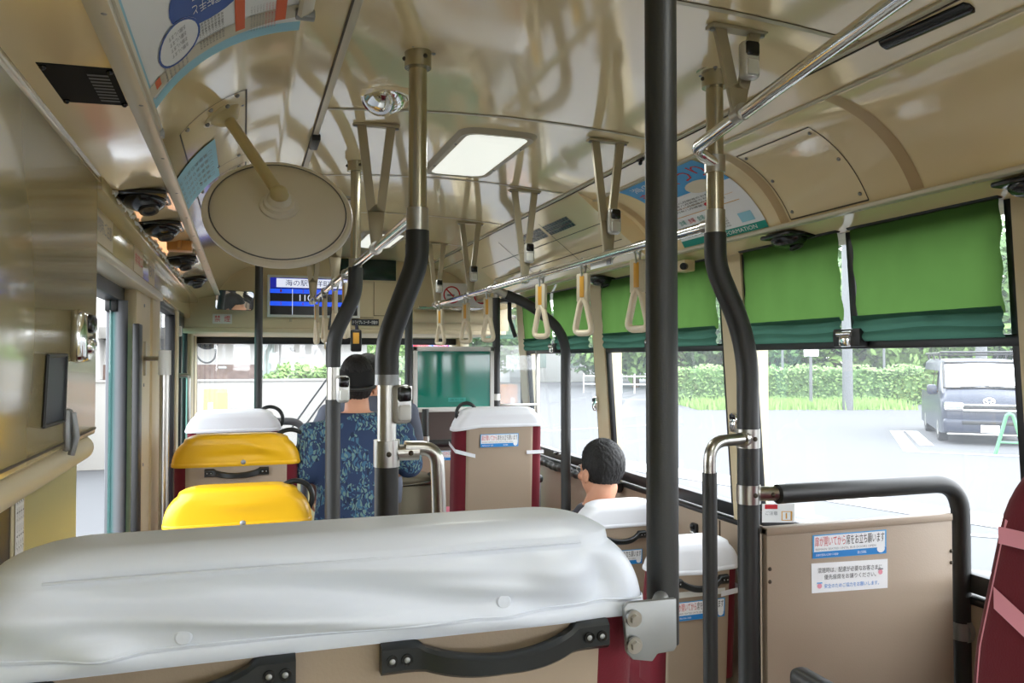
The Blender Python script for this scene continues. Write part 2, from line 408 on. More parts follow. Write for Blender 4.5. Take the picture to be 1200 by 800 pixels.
# ---- front header (wall_front) with windshield beyond it
mb = MB()
mb.b2((-.42, 5.6, .205), (1.86, 5.66, .70), 'cream_matte', .004)
mb.b2((-.40, 5.6, .175), (1.84, 6.95, .205), 'cream_matte', .004)
mb.b2((-.40, 6.85, .12), (1.84, 7.0, .2), 'darkframe', .01)
mb.b2((-.42, 6.8, -1.6), (1.86, 7.1, -.75), 'cream_matte', .01)
for x in (.45, .86, 1.30): mb.b2((x, 5.596, .30), (x+.003, 5.601, .69), 'seam')
mb.b2((.86, 5.596, .30), (1.3, 5.601, .303), 'seam'); mb.b2((.15, 5.596, .285), (.86, 5.601, .288), 'seam')
struct(mb, 'wall_front', 'cream front bulkhead above the windshield')
w = sroot('window_1', (.72, 6.95, -.75))
mb = MB(); mb.b2((-.38, 6.94, -.75), (1.82, 6.95, .14), 'clear'); mb.build('pane', w)
mb = MB(); mb.b2((-.42, 6.9, -.8), (-.36, 7.0, .2), 'darkframe', .01); mb.b2((1.8, 6.9, -.8), (1.86, 7.0, .2), 'darkframe', .01); mb.b2((-.4, 6.9, -.8), (1.84, 7.0, -.74), 'darkframe', .01); mb.build('window_frame', w)
# rear
mb = MB(); mb.b2((-.42, Y0-.06, -1.6), (1.86, Y0, -.45), 'cream_wall'); mb.b2((-.42, Y0-.06, .3), (1.86, Y0, .72), 'cream_wall'); mb.b2((-.42, Y0-.06, -.45), (-.2, Y0, .3), 'cream_wall'); mb.b2((1.64, Y0-.06, -.45), (1.86, Y0, .3), 'cream_wall')
struct(mb, 'wall_rear')
w = sroot('window_2', (.72, Y0-.03, -.45)); mb = MB(); mb.b2((-.2, Y0-.04, -.45), (1.64, Y0-.03, .3), 'clear'); mb.build('pane', w)

# ---- right wall
def wx(z): return 1.737+(z-.391)*(1.80-1.737)/(-.585-.391)      # tumblehome of the window band
SILL = -.585
mb = MB()
mb.b2((1.80, Y0, -1.6), (1.86, 7.1, SILL-.04), 'beige', .004)
mb.b2((1.795, Y0, SILL-.055), (1.85, 7.1, SILL-.035), 'darkframe', .004)
def pillar(y0, y1, m='cream_matte'):
    a = [(wx(.41)-.0, y0, .41), (wx(SILL-.05), y0, SILL-.05), (1.86, y0, SILL-.05), (1.86, y0, .41)]
    b = [(x, y1, z) for x, y, z in a]
    mb.raw(a+b, [(0, 1, 2, 3), (7, 6, 5, 4), (0, 4, 5, 1), (1, 5, 6, 2), (2, 6, 7, 3), (3, 7, 4, 0)], m)
wins = [(3.87, 4.95), (2.66, 3.74), (1.42, 2.52), (.18, 1.28), (-1.1, .04), (-2.6, -1.24)]
edges = [5.05, 4.95]+[v for w_ in wins for v in w_][1:]
pl = [(4.95, 5.08)]+[(wins[i+1][1], wins[i][0]) for i in range(5)]+[(Y0, -2.6)]
for a, b in pl: pillar(a, b)
mb.b2((1.745, Y0, .385), (1.86, 7.1, .42), 'cream_matte', .003)
mb.b2((1.78, 6.7, -1.6), (1.86, 7.1, .42), 'cream_matte', .01)
for y in (2.75, 3.35, 4.4): mb.b2((1.795, y, SILL-.058), (1.80, y+.003, -1.5), 'seam')
struct(mb, 'wall_right', 'beige lower wall and cream window pillars on the driver side')
MIDZ = .045
for i, (a, b) in enumerate(wins):
    w = sroot('window_%d' % (i+3), (1.77, (a+b)/2, SILL))
    def P(y, z, o=.02): return Vector((wx(z)+o, y, z))
    mb = MB()
    mb.grid(lambda u, v: P(a+(b-a)*u, SILL+(MIDZ-SILL)*v, .03), 1, 1, 'glass'); mb.grid(lambda u, v: P(a+(b-a)*u, MIDZ+(.41-MIDZ)*v, .035), 1, 1, 'glass'); mb.build('pane', w)
    mb = MB()
    def bar(y0, z0, y1, z1, wd=.016, m='darkframe', th=.022):
        p, q = P(y0, z0, .02), P(y1, z1, .02); d = (q-p).normalized()
        L = (q-p).length; zc = (p+q)/2
        rot = d.to_track_quat('Y', 'X').to_matrix()
        mb.box(zc, (th, L, wd), m, .003, rot)
    bar(a+.012, SILL-.02, a+.012, .41, .03); bar(b-.012, SILL-.02, b-.012, .41, .03)
    bar(a, SILL+.0, b, SILL+.0, .045, th=.05); bar(a, MIDZ, b, MIDZ, .026, th=.03)
    bar(a, .40, b, .40, .03)
    mid = (a+b)/2; bar(mid, MIDZ, mid, .40, .028)
    mb.build('window_frame', w)
    mb = MB(); mb.box(P(mid, SILL+.012, .0), (.03, .05, .016), 'black_gloss', .004); mb.box(P(mid+.09, SILL+.012, .0), (.03, .035, .014), 'black_gloss', .004); mb.build('window_latch', w)
w = sroot('window_9', (1.8, 5.9, SILL)); mb = MB(); mb.b2((1.80, 5.1, -.6), (1.806, 6.7, .38), 'clear'); mb.build('pane', w)
mb = MB(); mb.b2((1.78, 5.06, -.62), (1.83, 5.12, .4), 'darkframe', .01); mb.b2((1.78, 5.1, -.64), (1.83, 6.7, -.58), 'darkframe', .01); mb.build('window_frame', w)

# blinds: one per half window, rolled hem at the bottom
def blind(y0, y1, label, ph):
    t = thing('window_blind', label, 'window blind', ((wx(.2)), (y0+y1)/2, .03), 'green roller blinds on the driver side')
    def sf(u, v):
        z = .115+(.392-.115)*v; y = y0+(y1-y0)*u
        return Vector((wx(z)-.004+.004*math.sin(u*9+ph+v*3)+.003*math.sin(u*23+ph), y+.004*math.sin(v*17+ph), z+.004*math.sin(u*6+ph)*(1-v)))
    mb = MB(); mb.grid(sf, 28, 16, 'blind'); mb.build('cloth', t)
    mb = MB()
    def hf(u, v):
        z = .052+(.128-.052)*v+.005*math.sin(u*7+ph)*(1-abs(2*v-1)); y = y0+(y1-y0)*u
        return Vector((wx(z)-.008-.010*abs(math.sin(v*PI*2.5))+.002*math.sin(u*31+ph), y, z))
    mb.grid(hf, 28, 12, 'blind_hem'); mb.build('hem', t)
    mb = MB(); mb.cyl((wx(.4)-.006, y0-.005, .398), (wx(.4)-.006, y1+.005, .398), .011, 'darkframe'); mb.build('roller', t)
    return t
names = ['window ahead of the bent black pole', 'window behind the wide black pole', 'window over the van', 'window beside the crimson seat', 'window behind the camera', 'rear window']
bl = ['green blind half nearest the driver, ahead of the white gap', 'green blind half behind the ivory straps, behind the white gap',
      'green blind half above the seated man, with straps hanging before it', 'green blind half beside the bent black pole, at the cream pillar',
      'narrow green blind half over the hedge, ahead of the silver catch', 'wide green blind half above the parked van', 'green blind half beside the crimson seat', 'green blind half behind the crimson seat',
      'green blind, front half of the window behind the camera', 'green blind, rear half of the window behind the camera', 'green blind, front half of the last window', 'green blind, rear half of the last window']
for i, (a, b) in enumerate(wins):
    m_ = (a+b)/2
    blind(m_+.03, b-.02, bl[2*i], i*1.3); blind(a+.025, m_-.025, bl[2*i+1], i*1.9+.7)
# blind catches on the window bars
def catch(y, label):
    x = wx(MIDZ)
    t = thing('blind_catch', label, 'blind catch', (x-.02, y, .01), 'silver blind catches on the window bars')
    mb = MB(); mb.box((x-.006, y, .063), (.04, .115, .055), 'black', .005); mb.build('base', t)
    mb = MB(); mb.box((x-.026, y, .058), (.02, .045, .045), 'chrome', .008); mb.cyl((x-.03, y-.03, .075), (x-.03, y+.03, .075), .008, 'chrome'); mb.build('clip', t)
catch(1.97, 'silver and black blind catch between the green blinds over the hedge'); catch(4.41, 'silver blind catch at the white gap ahead of the bent black pole')
catch(3.2, 'silver blind catch behind the wide black pole'); catch(.73, 'silver blind catch behind the crimson seat')

# ---- left wall
LX = -.36
mb = MB()
# door pocket cover: upper panel, step and lower panel
mb.b2((-.36, Y0, .378), (-.293, 1.90, .40), 'cream_wall', .003)
mb.b2((-.36, -.4, -.16), (-.300, 1.90, .385), 'cream_wall', .004)
mb.b2((-.302, -.4, -.150), (-.2985, 1.90, -.146), 'seam')
mb.b2((-.36, -.4, -1.32), (-.345, 1.96, -.16), 'olive', .003)
mb.b2((-.349, 1.50, -1.2), (-.342, 1.506, -.2), 'seam')
mb.b2((-.350, 1.18, -1.2), (-.341, 1.42, -.22), 'darkframe'); mb.b2((-.352, 1.42, -1.2), (-.339, 1.50, -.2), 'cream_matte', .002)
# rear part with windows
mb.b2((-.42, Y0, -1.6), (-.36, -.4, -.585), 'beige'); mb.b2((-.42, Y0, -.585), (-.36, -2.4, .4), 'cream_matte'); mb.b2((-.42, -1.5, -.585), (-.36, -1.38, .4), 'cream_matte'); mb.b2((-.42, -.5, -.585), (-.36, -.36, .4), 'cream_matte')
# over the doors
mb.b2((-.44, 1.88, .265), (-.335, 6.9, .41), 'cream_wall', .004)
mb.b2((-.44, 1.9, .245), (-.33, 3.70, .275), 'strip', .004)
mb.b2((-.46, 1.9, .20), (-.40, 3.1, .262), 'darkframe', .004)
mb.b2((-.345, 1.9, .362), (-.290, 6.9, .392), 'cream_wall', .004)
# pillars
mb.b2((-.42, 3.09, -1.6), (-.36, 3.52, .26), 'cream_matte', .006); mb.b2((-.42, 3.54, -1.6), (-.352, 3.82, .40), 'cream_matte', .006)
mb.b2((-.42, 4.80, -1.6), (-.355, 4.95, .30), 'cream_matte', .006); mb.b2((-.42, 6.02, -1.6), (-.35, 6.3, .30), 'cream_matte', .006); mb.b2((-.42, 6.62, -1.6), (-.36, 6.95, .30), 'cream_matte', .006)
mb.b2((-.42, 3.8, -1.6), (-.37, 4.8, -1.15), 'cream_matte', .006); mb.b2((-.42, 6.3, -1.6), (-.37, 6.62, -.5), 'cream_matte', .006)
for z in (.2, -.1, -.4): mb.sph((-.359, 3.3, z), (.003, .007, .007), 'grey_metal', 8, 6)
mb.b2((-.362, 2.99, -1.3), (-.340, 3.08, .12), 'darkframe', .004)
struct(mb, 'wall_left', 'cream door pocket cover and pillars on the kerb side')
# rolled edge along the bottom of the pocket cover
mb = MB(); mb.tube([(-.322, -.4, -.185), (-.322, 1.86, -.185), (-.322, 1.89, -.185), (-.322, 1.905, -.185)], [.026, .026, .02, .006], 'tan_strip' if False else 'cream_matte', 20); trim(mb)
# white paper strip on the narrow upright beside the lower panel
mb = MB(); r_ = rect((-.3375, 1.435, -.34), (-.3375, 1.485, -.34), (-.3375, 1.485, -.20), (-.3375, 1.435, -.20))
mb.grid(r_, 1, 1, 'white')
for k in range(4): mb.text('ドアに注意', sub(rect((-.337, 1.44+.012*k, -.33), (-.337, 1.44+.012*k, -.21), (-.337, 1.449+.012*k, -.21), (-.337, 1.449+.012*k, -.33)), 0, 1, 1, 0), 'greyink')
tag(mb.build('notice_strip'), 'narrow white paper notice stuck upright below the rolled cream edge', 'notice')
# windows at the left
for k, (a, b, z0, z1, g) in enumerate([(-2.4, -1.5, -.585, .34, 'glass'), (-1.38, -.5, -.585, .34, 'glass'), (3.84, 4.79, -1.15, .26, 'clear'), (6.3, 6.62, -.5, .28, 'clear')]):
    w = sroot('window_%d' % (10+k), (LX, (a+b)/2, z0)); mb = MB(); mb.b2((-.405, a, z0), (-.40, b, z1), g); mb.build('pane', w)
    mb = MB()
    for y in (a, b): mb.b2((-.415, y-.025, z0), (-.365, y+.025, z1), 'darkframe', .006)
    for z in (z0, z1): mb.b2((-.415, a, z-.02), (-.365, b, z+.02), 'darkframe', .006)
    mb.build('window_frame', w)
# middle door (slid open): visible leading edge and glass
d = sroot('door_1', (-.43, 2.8, -1.6))
mb = MB(); mb.b2((-.435, 3.0, -1.5), (-.43, 3.4, .2), 'door_glass'); mb.build('pane', d)
mb = MB(); mb.cyl((-.405, 3.03, -1.55), (-.405, 3.03, .20), .024, 'rubber'); mb.b2((-.45, 3.03, -1.55), (-.41, 3.06, .22), 'rubber', .006); mb.b2((-.45, 3.0, .16), (-.41, 3.4, .22), 'darkframe', .005); mb.b2((-.44, 3.34, -1.55), (-.425, 3.42, .2), 'darkframe', .006); mb.build('door_frame', d)
# front door
d = sroot('door_2', (-.40, 5.5, -1.6))
mb = MB(); mb.b2((-.405, 5.0, -1.5), (-.40, 5.98, .22), 'door_glass'); mb.build('pane', d)
mb = MB()
for y in (4.98, 5.46, 5.52, 5.98): mb.b2((-.42, y-.03, -1.55), (-.375, y+.03, .24), 'darkframe', .008)
mb.b2((-.42, 4.98, .2), (-.37, 5.98, .30), 'darkframe', .008); mb.b2((-.42, 4.98, -1.58), (-.37, 5.98, -1.45), 'darkframe', .008); mb.build('door_frame', d)
mb = MB(); mb.tube(fillet([(-.36, 5.08, -.1), (-.31, 5.08, -.1), (-.31, 5.08, -.9), (-.36, 5.08, -.9)], .03), .014, 'steel'); mb.build('door_handle', d)
mb = MB(); mb.box((-.362, 5.05, .16), (.03, .05, .06), 'frame_white', .006); mb.build('door_sensor', d)
# stainless pole by the front window
t = thing('door_pole', 'polished steel upright pole beside the narrow kerb-side window', 'pole', (-.27, 3.12, -1.6))
px_ = onX(193, 430, -.275); Yp = px_.y
t.location = (-.275, Yp, 0)
mb = MB(); mb.cyl((-.275, Yp, -1.6), (-.275, Yp, -.02), .0175, 'steel', n=20); mb.build('tube', t)
mb = MB(); mb.cyl((-.275, Yp, -.06), (-.275, Yp, .03), .022, 'frame_white', n=20); mb.build('collar', t)
mb = MB(); mb.cyl((-.275, Yp, .0), (-.36, Yp+.14, .0), .009, 'steel'); mb.box((-.357, Yp+.14, .0), (.012, .03, .13), 'strip', .003); mb.build('wall_bracket', t)
# ------------------------------------------------------------------ poles and rails
RX, LRX, RZ = 1.077, .362, .321
def stop_button(parent, c, facing=(0, -1, 0), s=1.0):
    f = Vector(facing).normalized(); rot = f.to_track_quat('-Y', 'Z').to_matrix()
    c = Vector(c)
    mb = MB(); mb.box(c, (.044*s, .030*s, .085*s), 'button_silver', .012*s, rot, 3)
    b = mb.build('stop_button', parent)
    mb = MB(); mb.box(c+rot @ Vector((0, -.012*s, .022*s)), (.034*s, .014*s, .034*s), 'black_gloss', .008*s, rot); mb.box(c+rot @ Vector((0, -.013*s, -.018*s)), (.030*s, .012*s, .034*s), 'frame_white', .005*s, rot); mb.build('push_face', b)
    return b
def flange(parent, x, y, z=.695, r=.030):
    mb = MB(); mb.cyl((x, y, z-.006), (x, y, z+.006), r*1.45, 'old_steel', n=20); mb.cyl((x, y, z-.045), (x, y, z), r, 'old_steel', n=20)
    for a in range(3):
        mb.sph((x+r*1.2*math.cos(a*2.1), y+r*1.2*math.sin(a*2.1), z-.008), (.005, .005, .003), 'grey_metal', 8, 6)
        mb.sph((x+r*math.cos(a*2.1-1.2), y+r*math.sin(a*2.1-1.2), z-.025), (.005, .005, .005), 'seam', 8, 6)
    return mb.build('ceiling_flange', parent)
def clamp(parent, x, y, z, r, h=.04, m='steel', dirn=None, length=.05):
    mb = MB(); mb.cyl((x, y, z-h/2), (x, y, z+h/2), r, m, n=24)
    mb.sph((x-.0, y-r, z), (.006, .004, .006), 'seam', 10, 6)
    if dirn:
        d = Vector(dirn).normalized(); c = Vector((x, y, z)); mb.cyl(c, c+d*length, r*.62, m, n=20)
        p = c+d*(length*.72)+Vector((0, -r*.62, 0)); mb.sph(p, (.006, .004, .006), 'seam', 10, 6)
    return mb.build('clamp', parent)

# left aisle pole with the wide bend
y = 1.746; xu = LRX+.003; xl = onY(453, 560, y).x
t = thing('grab_pole', 'thick bent grab pole with curved steel branch, ahead of the wide grey seat', 'grab pole', (xl, y, -1.32), 'bent grab poles')
mb = MB(); mb.cyl((xu, y, .30), (xu, y, .69), .0205, 'old_steel', n=24); mb.build('upper_tube', t)
mb = MB(); mb.cyl((xu, y, .272), (xu, y, .335), .0245, 'steel', n=24); mb.build('collar', t)
mb = MB(); mb.tube(fillet([(xu, y, .285), (xu, y, .215), (xl, y, .035), (xl, y, -.045)], .10, 8), .0262, 'sleeve', 24); mb.build('upper_sleeve', t)
mb = MB(); mb.cyl((xl, y, -.25), (xl, y, -.02), .0205, 'steel', n=24); mb.cyl((xl, y, -.035), (xl, y, -.058), .0265, 'grey_metal', n=24); mb.build('bare_tube', t)
mb = MB(); mb.cyl((xl, y, -1.32), (xl, y, -.215), .0262, 'sleeve', n=24); mb.build('lower_sleeve', t)
clamp(t, xl, y, -.207, .0285, .058, 'steel', (1, 0, 0), .07)
mb = MB(); mb.tube(fillet([(xl+.04, y, -.197), (xl+.112, y, -.200), (xl+.118, y, -.32), (xl+.118, y, -1.32)], .07, 8), .0160, 'steel', 20); mb.build('branch_rail', t)
mb = MB(); mb.cyl((xl+.118, y, -1.32), (xl+.118, y, -1.31), .04, 'steel'); mb.cyl((xl, y, -1.32), (xl, y, -1.31), .05, 'steel'); mb.build('floor_flange', t)
flange(t, xu, y); stop_button(t, (xl+.030, y-.012, -.10), (.35, -1, 0))
# second aisle pole
y = 2.79; xu = LRX+.003; xl = onY(390, 520, y).x
t = thing('grab_pole', 'slimmer looking bent grab pole with stop button, beside the person in the floral shirt', 'grab pole', (xl, y, -1.6), 'bent grab poles')
mb = MB(); mb.cyl((xu, y, .30), (xu, y, .69), .018, 'old_steel', n=24); mb.build('upper_tube', t)
mb = MB(); mb.cyl((xu, y, .285), (xu, y, .345), .023, 'steel', n=24); mb.build('collar', t)
mb = MB(); mb.tube(fillet([(xu, y, .315), (xu, y, .225), (xl, y, .07), (xl, y, -.03)], .10, 8), .0255, 'sleeve', 24); mb.build('upper_sleeve', t)
mb = MB(); mb.cyl((xl, y, -.16), (xl, y, -.02), .0215, 'steel', n=24); mb.build('bare_tube', t)
mb = MB(); mb.cyl((xl, y, -1.6), (xl, y, -.14), .0255, 'sleeve', n=24); mb.build('lower_sleeve', t)
mb = MB(); mb.cyl((xl, y, -1.6), (xl, y, -1.59), .05, 'steel'); mb.build('floor_flange', t)
flange(t, xu, y); stop_button(t, (xl+.030, y-.012, -.105), (.3, -1, 0), 1.1)
# right aisle pole with partition
y = 1.645; xu = onY(838, 240, y).x; xl = onY(877, 560, y).x
t = thing('grab_pole', 'thick bent grab pole at the beige partition, steel clamps and thin side rail', 'grab pole', (xl, y, -1.6), 'bent grab poles')
mb = MB(); mb.cyl((xu, y, .28), (xu, y, .69), .0205, 'old_steel', n=24); mb.build('upper_tube', t)
mb = MB(); mb.cyl((xu, y, .295), (xu, y, .355), .0240, 'steel', n=24); mb.build('collar', t)
mb = MB(); mb.cyl((xu, y, .445), (xu, y, .485), .0250, 'steel', n=24); mb.build('rail_collar', t)
mb = MB(); mb.tube(fillet([(xu, y, .30), (xu, y, .22), (xl, y, .04), (xl, y, -.19)], .10, 8), .0262, 'sleeve', 24); mb.build('upper_sleeve', t)
mb = MB(); mb.cyl((xl, y, -1.6), (xl, y, -.17), .0262, 'sleeve', n=24); mb.build('lower_sleeve', t)
clamp(t, xl, y, -.192, .0285, .045, 'steel', (-.8, -.6, 0), .05); clamp(t, xl, y, -.326, .0285, .045, 'steel', (1, -.25, 0), .07)
sx = onY(832, 650, y-.05).x; sy = y-.05
mb = MB(); mb.tube(fillet([(xl-.03, y-.025, -.190), (sx, sy, -.192), (sx, sy, -.29)], .07, 8), .0140, 'steel', 20); mb.build('side_rail_bend', t)
mb = MB(); mb.cyl((sx, sy, -1.6), (sx, sy, -.262), .0168, 'sleeve', n=20); mb.build('side_rail_sleeve', t)
mb = MB(); mb.cyl((xl, y, -1.6), (xl, y, -1.59), .05, 'steel'); mb.cyl((sx, sy, -1.6), (sx, sy, -1.59), .035, 'steel'); mb.build('floor_flange', t)
flange(t, xu, y)
PXL, PY = xl, y
# partition with its own bent bar
y = 1.62; xr = onY(1126, 640, y).x
t = thing('seat_partition', 'beige partition panel with two Japanese stickers under a dark bent bar', 'partition', ((PXL+xr)/2, y, -1.32))
x0 = PXL+.025; x1 = onY(1113, 700, y).x
mb = MB(); mb.b2((x0, y-.011, -1.30), (x1, y+.011, -.405), 'beige', .003); mb.b2((x0, y-.0135, -.422), (x1, y+.0135, -.403), 'beige', .003); mb.build('panel', t)
mb = MB()
for z in (-.50, -.53, -.9, -.93): 
    for x in (x0+.008, x1-.006): mb.sph((x, y-.011, z), (.005, .004, .005), 'seam', 8, 6)
mb.build('bolt', t)
mb = MB(); mb.tube(fillet([(PXL+.064, y, -.326), (xr, y, -.326), (xr, y, -1.32)], .09, 10), .0235, 'sleeve', 24); mb.build('bar', t)
pc = onY(1126, 738, y)
mb = MB(); mb.cyl((xr, y, pc.z-.022), (xr, y, pc.z+.022), .027, 'grey_metal', n=24); mb.cyl((xr, y, pc.z+.002), (1.80, y-.0, pc.z+.002), .015, 'grey_metal'); mb.cyl((1.785, y, pc.z), (1.80, y, pc.z), .035, 'grey_metal'); mb.build('wall_clamp', t)
def sticker_stand(parent, a, b, c, d, off, label='Japanese notice asking riders to stay seated until the doors open'):
    r_ = rect(a, b, c, d); o = Vector(off); o1 = o*1.4; o2 = o*2.0
    mb = MB(); mb.grid(sub(r_, 0, 0, 1, 1, o), 1, 1, 'brightblue'); mb.grid(sub(r_, .02, .28, .98, .95, o1), 1, 1, 'white')
    mb.grid(sub(r_, .0, .02, 1, .26, o1), 1, 1, 'blue')
    mb.text('扉が開いてから', sub(r_, .03, .50, .435, .92, o2), 'red'); mb.text('席をお立ち願います', sub(r_, .445, .50, .97, .92, o2), 'ink')
    mb.text('REMAIN SEATED UNTIL BUS DOORS OPEN', sub(r_, .04, .33, .85, .42, o2), 'greyink')
    mb.text('公益社団法人日本バス協会', sub(r_, .04, .09, .34, .19, o2), 'white'); mb.text('国土交通省', sub(r_, .60, .08, .72, .20, o2), 'white')
    mb.grid(lambda u, v: r_(.92+.055*v*math.cos(2*PI*u), .22+.16*v*math.sin(2*PI*u))+o2*1.2, 16, 1, 'white')
    s = mb.build('sticker', parent, smooth=None); s['label'] = label; return s
q = [onY(*p, y-.0115) for p in ((952, 654.5), (1038.5, 648), (1038.5, 620), (952, 627))]
sticker_stand(t, q[0], q[1], q[2], q[3], (0, -.0006, 0))
q = [onY(*p, y-.0115) for p in ((951, 695), (1040, 688.5), (1040, 654.5), (950.5, 660))]
r_ = rect(*q); o = Vector((0, -.0006, 0)); mb = MB()
mb.grid(sub(r_, 0, 0, 1, 1, o), 1, 1, 'white')
mb.text('混雑時は、配慮が必要なお客さまに', sub(r_, .08, .66, .92, .84, o*2), 'ink'); mb.text('優先座席をお譲りください。', sub(r_, .16, .43, .84, .60, o*2), 'ink')
mb.text('安全のためご協力をお願いします。', sub(r_, .16, .14, .88, .29, o*2), 'blue')
for (u, v, c_) in ((.10, .26, 'brightblue'), (.90, .60, 'greyink')):
    mb.grid(lambda a, b: r_(u+.03*b*math.cos(2*PI*a), v-.03+.09*b*math.sin(2*PI*a))+o*2, 12, 1, 'pink_strap'); mb.grid(lambda a, b: r_(u-.035+.07*a, v+.05+.04*b)+o*2.4, 1, 1, c_)
s = mb.build('sticker', t, smooth=None); s['label'] = 'white Japanese priority seat notice'

# front right curved pole
y = 3.47; xu = RX+.0; p = onY(663, 470, y); xl = p.x
t = thing('grab_pole', 'dark curved pole ahead of the seated man, arching in from the right hand rail', 'grab pole', (xl, y, -1.6), 'bent grab poles')
zt = onY(612, 338, y).z
mb = MB(); mb.tube(fillet([(xu+.06, y, zt-.03), (xu+.17, y, zt-.07), (xl, y, zt-.20), (xl, y, zt-.45), (xl, y, -1.6)], .12, 8), .0235, 'sleeve', 24); mb.build('sleeve', t)
mb = MB(); mb.cyl((xu-.005, y, zt+.0), (xu+.08, y, zt-.036), .019, 'steel', n=20); mb.cyl((xu, y-.03, RZ), (xu, y+.03, RZ), .02, 'steel'); mb.build('collar', t)
# wide straight pole on the big seat
y = .955; x = onY(775.5, 400, y).x
t = thing('grab_pole', 'wide straight black pole running up to the ceiling, bolted to the wide grey-covered seat', 'grab pole', (x, y, -1.32))
mb = MB(); mb.cyl((x, y, onY(775, 752, y).z), (x, y, .70), .0215, 'sleeve', n=28); mb.build('tube', t)
flange(t, x, y, .693, .028)
by = .838
pl = [onY(*p, by) for p in ((731, 712), (737, 706), (793, 701), (793.5, 757), (790, 763), (771, 766), (765, 775), (742, 773), (735, 765))]
mb = MB(); o = Vector((0, by, 0)); poly = [(v.x, v.z) for v in pl]
mb.prism(poly, (0, by, 0), (1, 0, 0), (0, 0, 1), -.007, 'grey_metal', .0015)
zt = max(v[1] for v in poly); zb = poly[3][1]
mb.cyl((.462, by+.016, zt-.035), (x, y, zt-.035), .010, 'grey_metal'); mb.cyl((.462, by+.016, zb+.025), (x, y, zb+.025), .010, 'grey_metal')
bk = mb.build('seat_bracket', t)
for p in ((742, 724), (742.5, 755)):
    mb = MB(); c = onY(*p, by-.004); mb.cyl(c, c+Vector((0, -.004, 0)), .0095, 'steel', n=20); mb.cyl(c+Vector((0, -.003, 0)), c+Vector((0, -.009, 0)), .006, 'steel', n=6); mb.build('bolt', bk)
# slim straight pole ahead of the front left seats
p = onY(303, 400, 5.1); x, y = p.x, p.y
t = thing('grab_pole', 'dark straight pole standing before the windshield beside the rear view mirror', 'grab pole', (x, y, -1.6))
mb = MB(); mb.cyl((x, y, -1.6), (x, y, .69), .0235, 'sleeve', n=20); mb.build('tube', t); flange(t, x, y, .693, .026)
# hand rails
t = thing('handrail', 'chrome hand rail above the kerb-side seats, hanging from flat brackets', 'hand rail', (LRX, 3.1, RZ-.02), 'overhead hand rails')
mb = MB(); mb.cyl((LRX, 1.77, RZ), (LRX, 4.66, RZ), .0128, 'chrome', n=24); mb.build('tube', t)
mb = MB(); mb.cyl((LRX, 1.735, RZ), (LRX, 1.79, RZ), .0150, 'steel', n=20); mb.sph((LRX, 4.66, RZ), .0145, 'steel'); mb.build('end_cap', t)
t = thing('handrail', 'long chrome hand rail with triangular straps beside the green blinds', 'hand rail', (RX, 3.1, RZ-.02), 'overhead hand rails')
mb = MB(); mb.cyl((RX-.012, 1.66, RZ), (RX, 4.66, RZ), .0128, 'chrome', n=24); mb.build('tube', t)
mb = MB(); mb.cyl((RX-.012, 1.655, RZ), (RX-.012, 1.69, RZ), .016, 'steel', n=20); mb.sph((RX, 4.66, RZ), .0145, 'steel'); mb.build('end_cap', t)
mb = MB(); p0 = Vector((RX+.0, 2.28, RZ-.018)); mb.box((RX-.004, 2.30, RZ-.022), (.003, .16, .018), 'white', .001); mb.box((RX-.0065, 2.24, RZ-.022), (.002, .03, .012), 'greyink'); mb.build('rail_label', t)
t = thing('handrail', 'chrome hand rail rising rearward from its elbow on the bent pole', 'hand rail', (.95, .8, .50), 'overhead hand rails')
P1 = Vector((1.004, 1.636, .506)); P3 = Vector((.943, .956, .548))
mb = MB(); mb.tube(fillet([(onY(838, 200, 1.645).x, 1.635, .462), P1+Vector((0, 0, -.012)), P3, P3+(P3-P1)*1.9], .035, 8), .0145, 'chrome', 24); mb.build('tube', t)

# brackets from the ceiling to the rails
def bracket(x, y, zr, ztop, label, group='flat ceiling brackets of the hand rails', button=True, dx=0):
    t = thing('rail_bracket', label, 'bracket', (x, y, zr-.016), group)
    mb = MB(); mb.box((x+dx, y, ztop-.003), (.135, .03, .008), 'bracket', .002); h = ztop-zr
    for s_ in (-1, 1): mb.prism([(s_*.056, 0), (s_*.030, 0), (s_*.003, -h*.64), (0, -h*.64), (0, -h*.70), (s_*.025, -h*.70)], (x+dx, y+.006, ztop-.003), (1, 0, 0), (0, 0, 1), .012, 'bracket')
    mb.prism([(-.025, -h*.69), (.025, -h*.69), (.015, -h+.005), (-.013, -h+.005)], (x+dx, y+.006, ztop-.003), (1, 0, 0), (0, 0, 1), .012, 'bracket', .0012)
    mb.build('v_arm', t)
    mb = MB(); mb.cyl((x, y-.014, zr), (x, y+.014, zr), .0185, 'steel', n=20); mb.build('rail_clamp', t)
    for s_ in (-1, 1): mb = MB(); mb.cyl((x+dx+.06*s_, y-.002, ztop-.012), (x+dx+.06*s_, y-.002, ztop-.004), .006, 'grey_metal', n=8); mb.build('bolt', t)
    if button: stop_button(t, (x+.012+dx*.3, y-.020, zr+.105), (0, -1, 0), .95)
    return t
bracket(.981, 1.42, .514, .692, 'flat bracket with stop button holding the rear rail beside the bent pole', dx=-.005)
ys_ = [2.26, 3.04, 3.86, 4.60]
nm = ['bracket with stop button between the wide black pole and the lit lamp', 'bracket with stop button behind the ventilation grille, second along the long rail', 'bracket with stop button, third along the long rail', 'bracket with stop button at the front end of the long rail']
for y, l in zip(ys_, nm): bracket(RX, y, RZ, .684, l)
for y, l in zip([2.32, 3.42, 4.56], ['flat cream bracket ahead of the round mirror, no button', 'flat cream bracket beside the round mirror, second along the kerb-side rail', 'flat cream bracket before the fare display, at the front end of the kerb-side rail']): bracket(LRX, y, RZ, .684, l, button=False)

